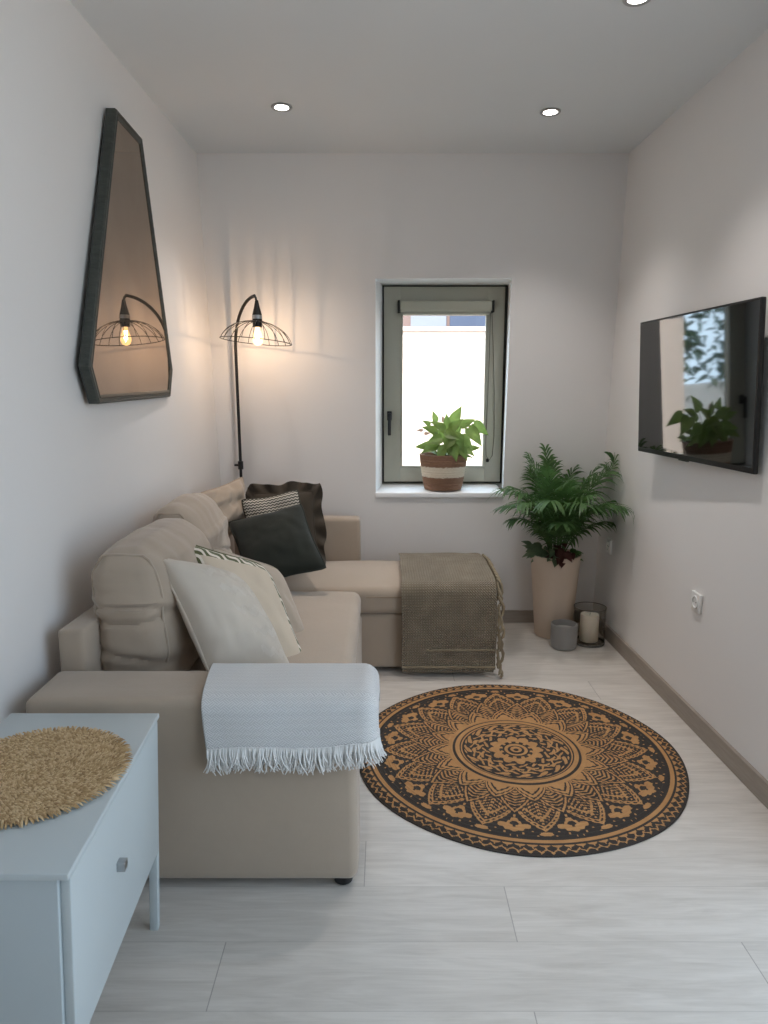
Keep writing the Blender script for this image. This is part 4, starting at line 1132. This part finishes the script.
# ------------------------------------------------------------------ outside
m = MB(); m.box(-25, 25, -20, 40, -.22, -.12); gr = struct('ground', m, M['ground'])
gw = thing('garden_wall', 'sunlit white rendered garden wall seen through the window', 'wall', (1.2, 7.1, -.12))
m = MB(); m.bbox(-1.25, 7.0, 7.0, 7.2, -.12, 1.925, .01); part('wall_body', m, M['outwall'], gw)
m = MB(); m.bbox(-1.28, 7.03, 6.97, 7.23, 1.926, 1.965, .008); part('coping', m, M['outwall'], gw)
hb = thing('building', 'pale pink house with a blue grey shutter beyond the garden wall', 'building', (2.0, 13, -.12))
m = MB(); m.box(-2.2, 8, 13, 18, -.12, 5.0); part('house_wall', m, M['outwall_house'], hb, False)
m = MB(); m.box(1.18, 2.6, 12.94, 13.0, 1.6, 3.2); part('shutter', m, M['shutter'], hb, False)
m = MB(); m.box(.48, 1.12, 12.97, 13.0, 1.7, 3.1); part('window_panel', m, simple('pale_panel', rgb(122, 126, 138), .6), hb, False)
m = MB(); m.bbox(-2.4, 8.2, 12.7, 18.2, 5.0, 5.2, .02); part('roof', m, M['outwall'], hb)
tree = thing('tree', 'leafy tree beyond the garden wall reflected in the television screen', 'tree', (-3.0, 8.6, -.12))
m = MB(); m.tube([(-3.0, 8.6, -.12), (-2.95, 8.6, .8), (-3.05, 8.65, 1.6), (-2.95, 8.6, 2.3)], [.11, .09, .08, .05], 10); part('trunk', m, M['bark'], tree)
rnd = random.Random(5); m = MB()
cl = [(-3.0 + rnd.gauss(0, .55), 8.6 + rnd.gauss(0, .4), rnd.uniform(1.1, 3.0)) for _ in range(26)]
for i in range(1500):
    c = rnd.choice(cl); b = Vector(c) + Vector((rnd.gauss(0, .16), rnd.gauss(0, .16), rnd.gauss(0, .16)))
    leafblob(m, b, Vector((rnd.gauss(0, 1), rnd.gauss(0, 1), rnd.gauss(-.3, .6))), rnd.uniform(.10, .17), rnd.uniform(.03, .055), Vector((rnd.gauss(0, .5), rnd.gauss(0, .5), 1)).normalized())
part('foliage', m, M['tree'], tree, True, None)

# ------------------------------------------------------------------ sky, sun, camera
w = bpy.data.worlds.new('sky'); sc.world = w; w.use_nodes = True; nt_ = w.node_tree; nt_.nodes.clear()
wo = nt_.nodes.new('ShaderNodeOutputWorld'); bg = nt_.nodes.new('ShaderNodeBackground'); bg.inputs[0].default_value = (.64, .815, 1.0, 1)
nt_.links.new(bg.outputs[0], wo.inputs[0])
# the sky is brighter on the far side of the house (over the garden wall) than to the right
tcw = nt_.nodes.new('ShaderNodeTexCoord'); spw = nt_.nodes.new('ShaderNodeSeparateXYZ'); nt_.links.new(tcw.outputs['Generated'], spw.inputs[0])
mrw = nt_.nodes.new('ShaderNodeMapRange'); mrw.inputs['From Min'].default_value = .1; mrw.inputs['From Max'].default_value = .8
mrw.inputs['To Min'].default_value = 2.9; mrw.inputs['To Max'].default_value = 9.0; nt_.links.new(spw.outputs[1], mrw.inputs['Value']); nt_.links.new(mrw.outputs[0], bg.inputs[1])
sl = bpy.data.lights.new('sun', 'SUN'); sl.energy = 13; sl.angle = math.radians(.6); sl.color = (1, .95, .88)
so = bpy.data.objects.new('sun', sl); COL.objects.link(so)
so.rotation_euler = Vector((.30, .62, -.85)).to_track_quat('-Z', 'Y').to_euler()
def portal(name, loc, rot, sx, sy):
    a = bpy.data.lights.new(name, 'AREA'); a.shape = 'RECTANGLE'; a.size = sx; a.size_y = sy; a.cycles.is_portal = True
    o = bpy.data.objects.new(name, a); COL.objects.link(o); o.location = loc; o.rotation_euler = rot
portal('doorway_portal', (1.5, (-.55 + YD) / 2, 1.21), (0, PI / 2, 0), 2.42, YD + .55)
portal('window_portal', (.35, 4.40, 1.385), (-PI / 2, 0, 0), .73, 1.17)

cam = bpy.data.cameras.new('camera'); co = bpy.data.objects.new('camera', cam); COL.objects.link(co); sc.camera = co
co.location = (0, 0, 1.375); co.rotation_euler = (math.radians(80), 0, 0)
cam.sensor_fit = 'VERTICAL'; cam.sensor_height = 36; cam.lens = 700 / 1024 * 36; cam.clip_start = .02
sc.view_settings.view_transform = 'Standard'; sc.view_settings.look = 'None'; sc.view_settings.exposure = 0; sc.view_settings.gamma = 1
sc.view_settings.use_curve_mapping = False
sc.cycles.use_denoising = True; sc.cycles.max_bounces = 12; sc.cycles.diffuse_bounces = 8; sc.cycles.transparent_max_bounces = 16
sc.cycles.caustics_reflective = False; sc.cycles.caustics_refractive = False; sc.cycles.sample_clamp_indirect = 8
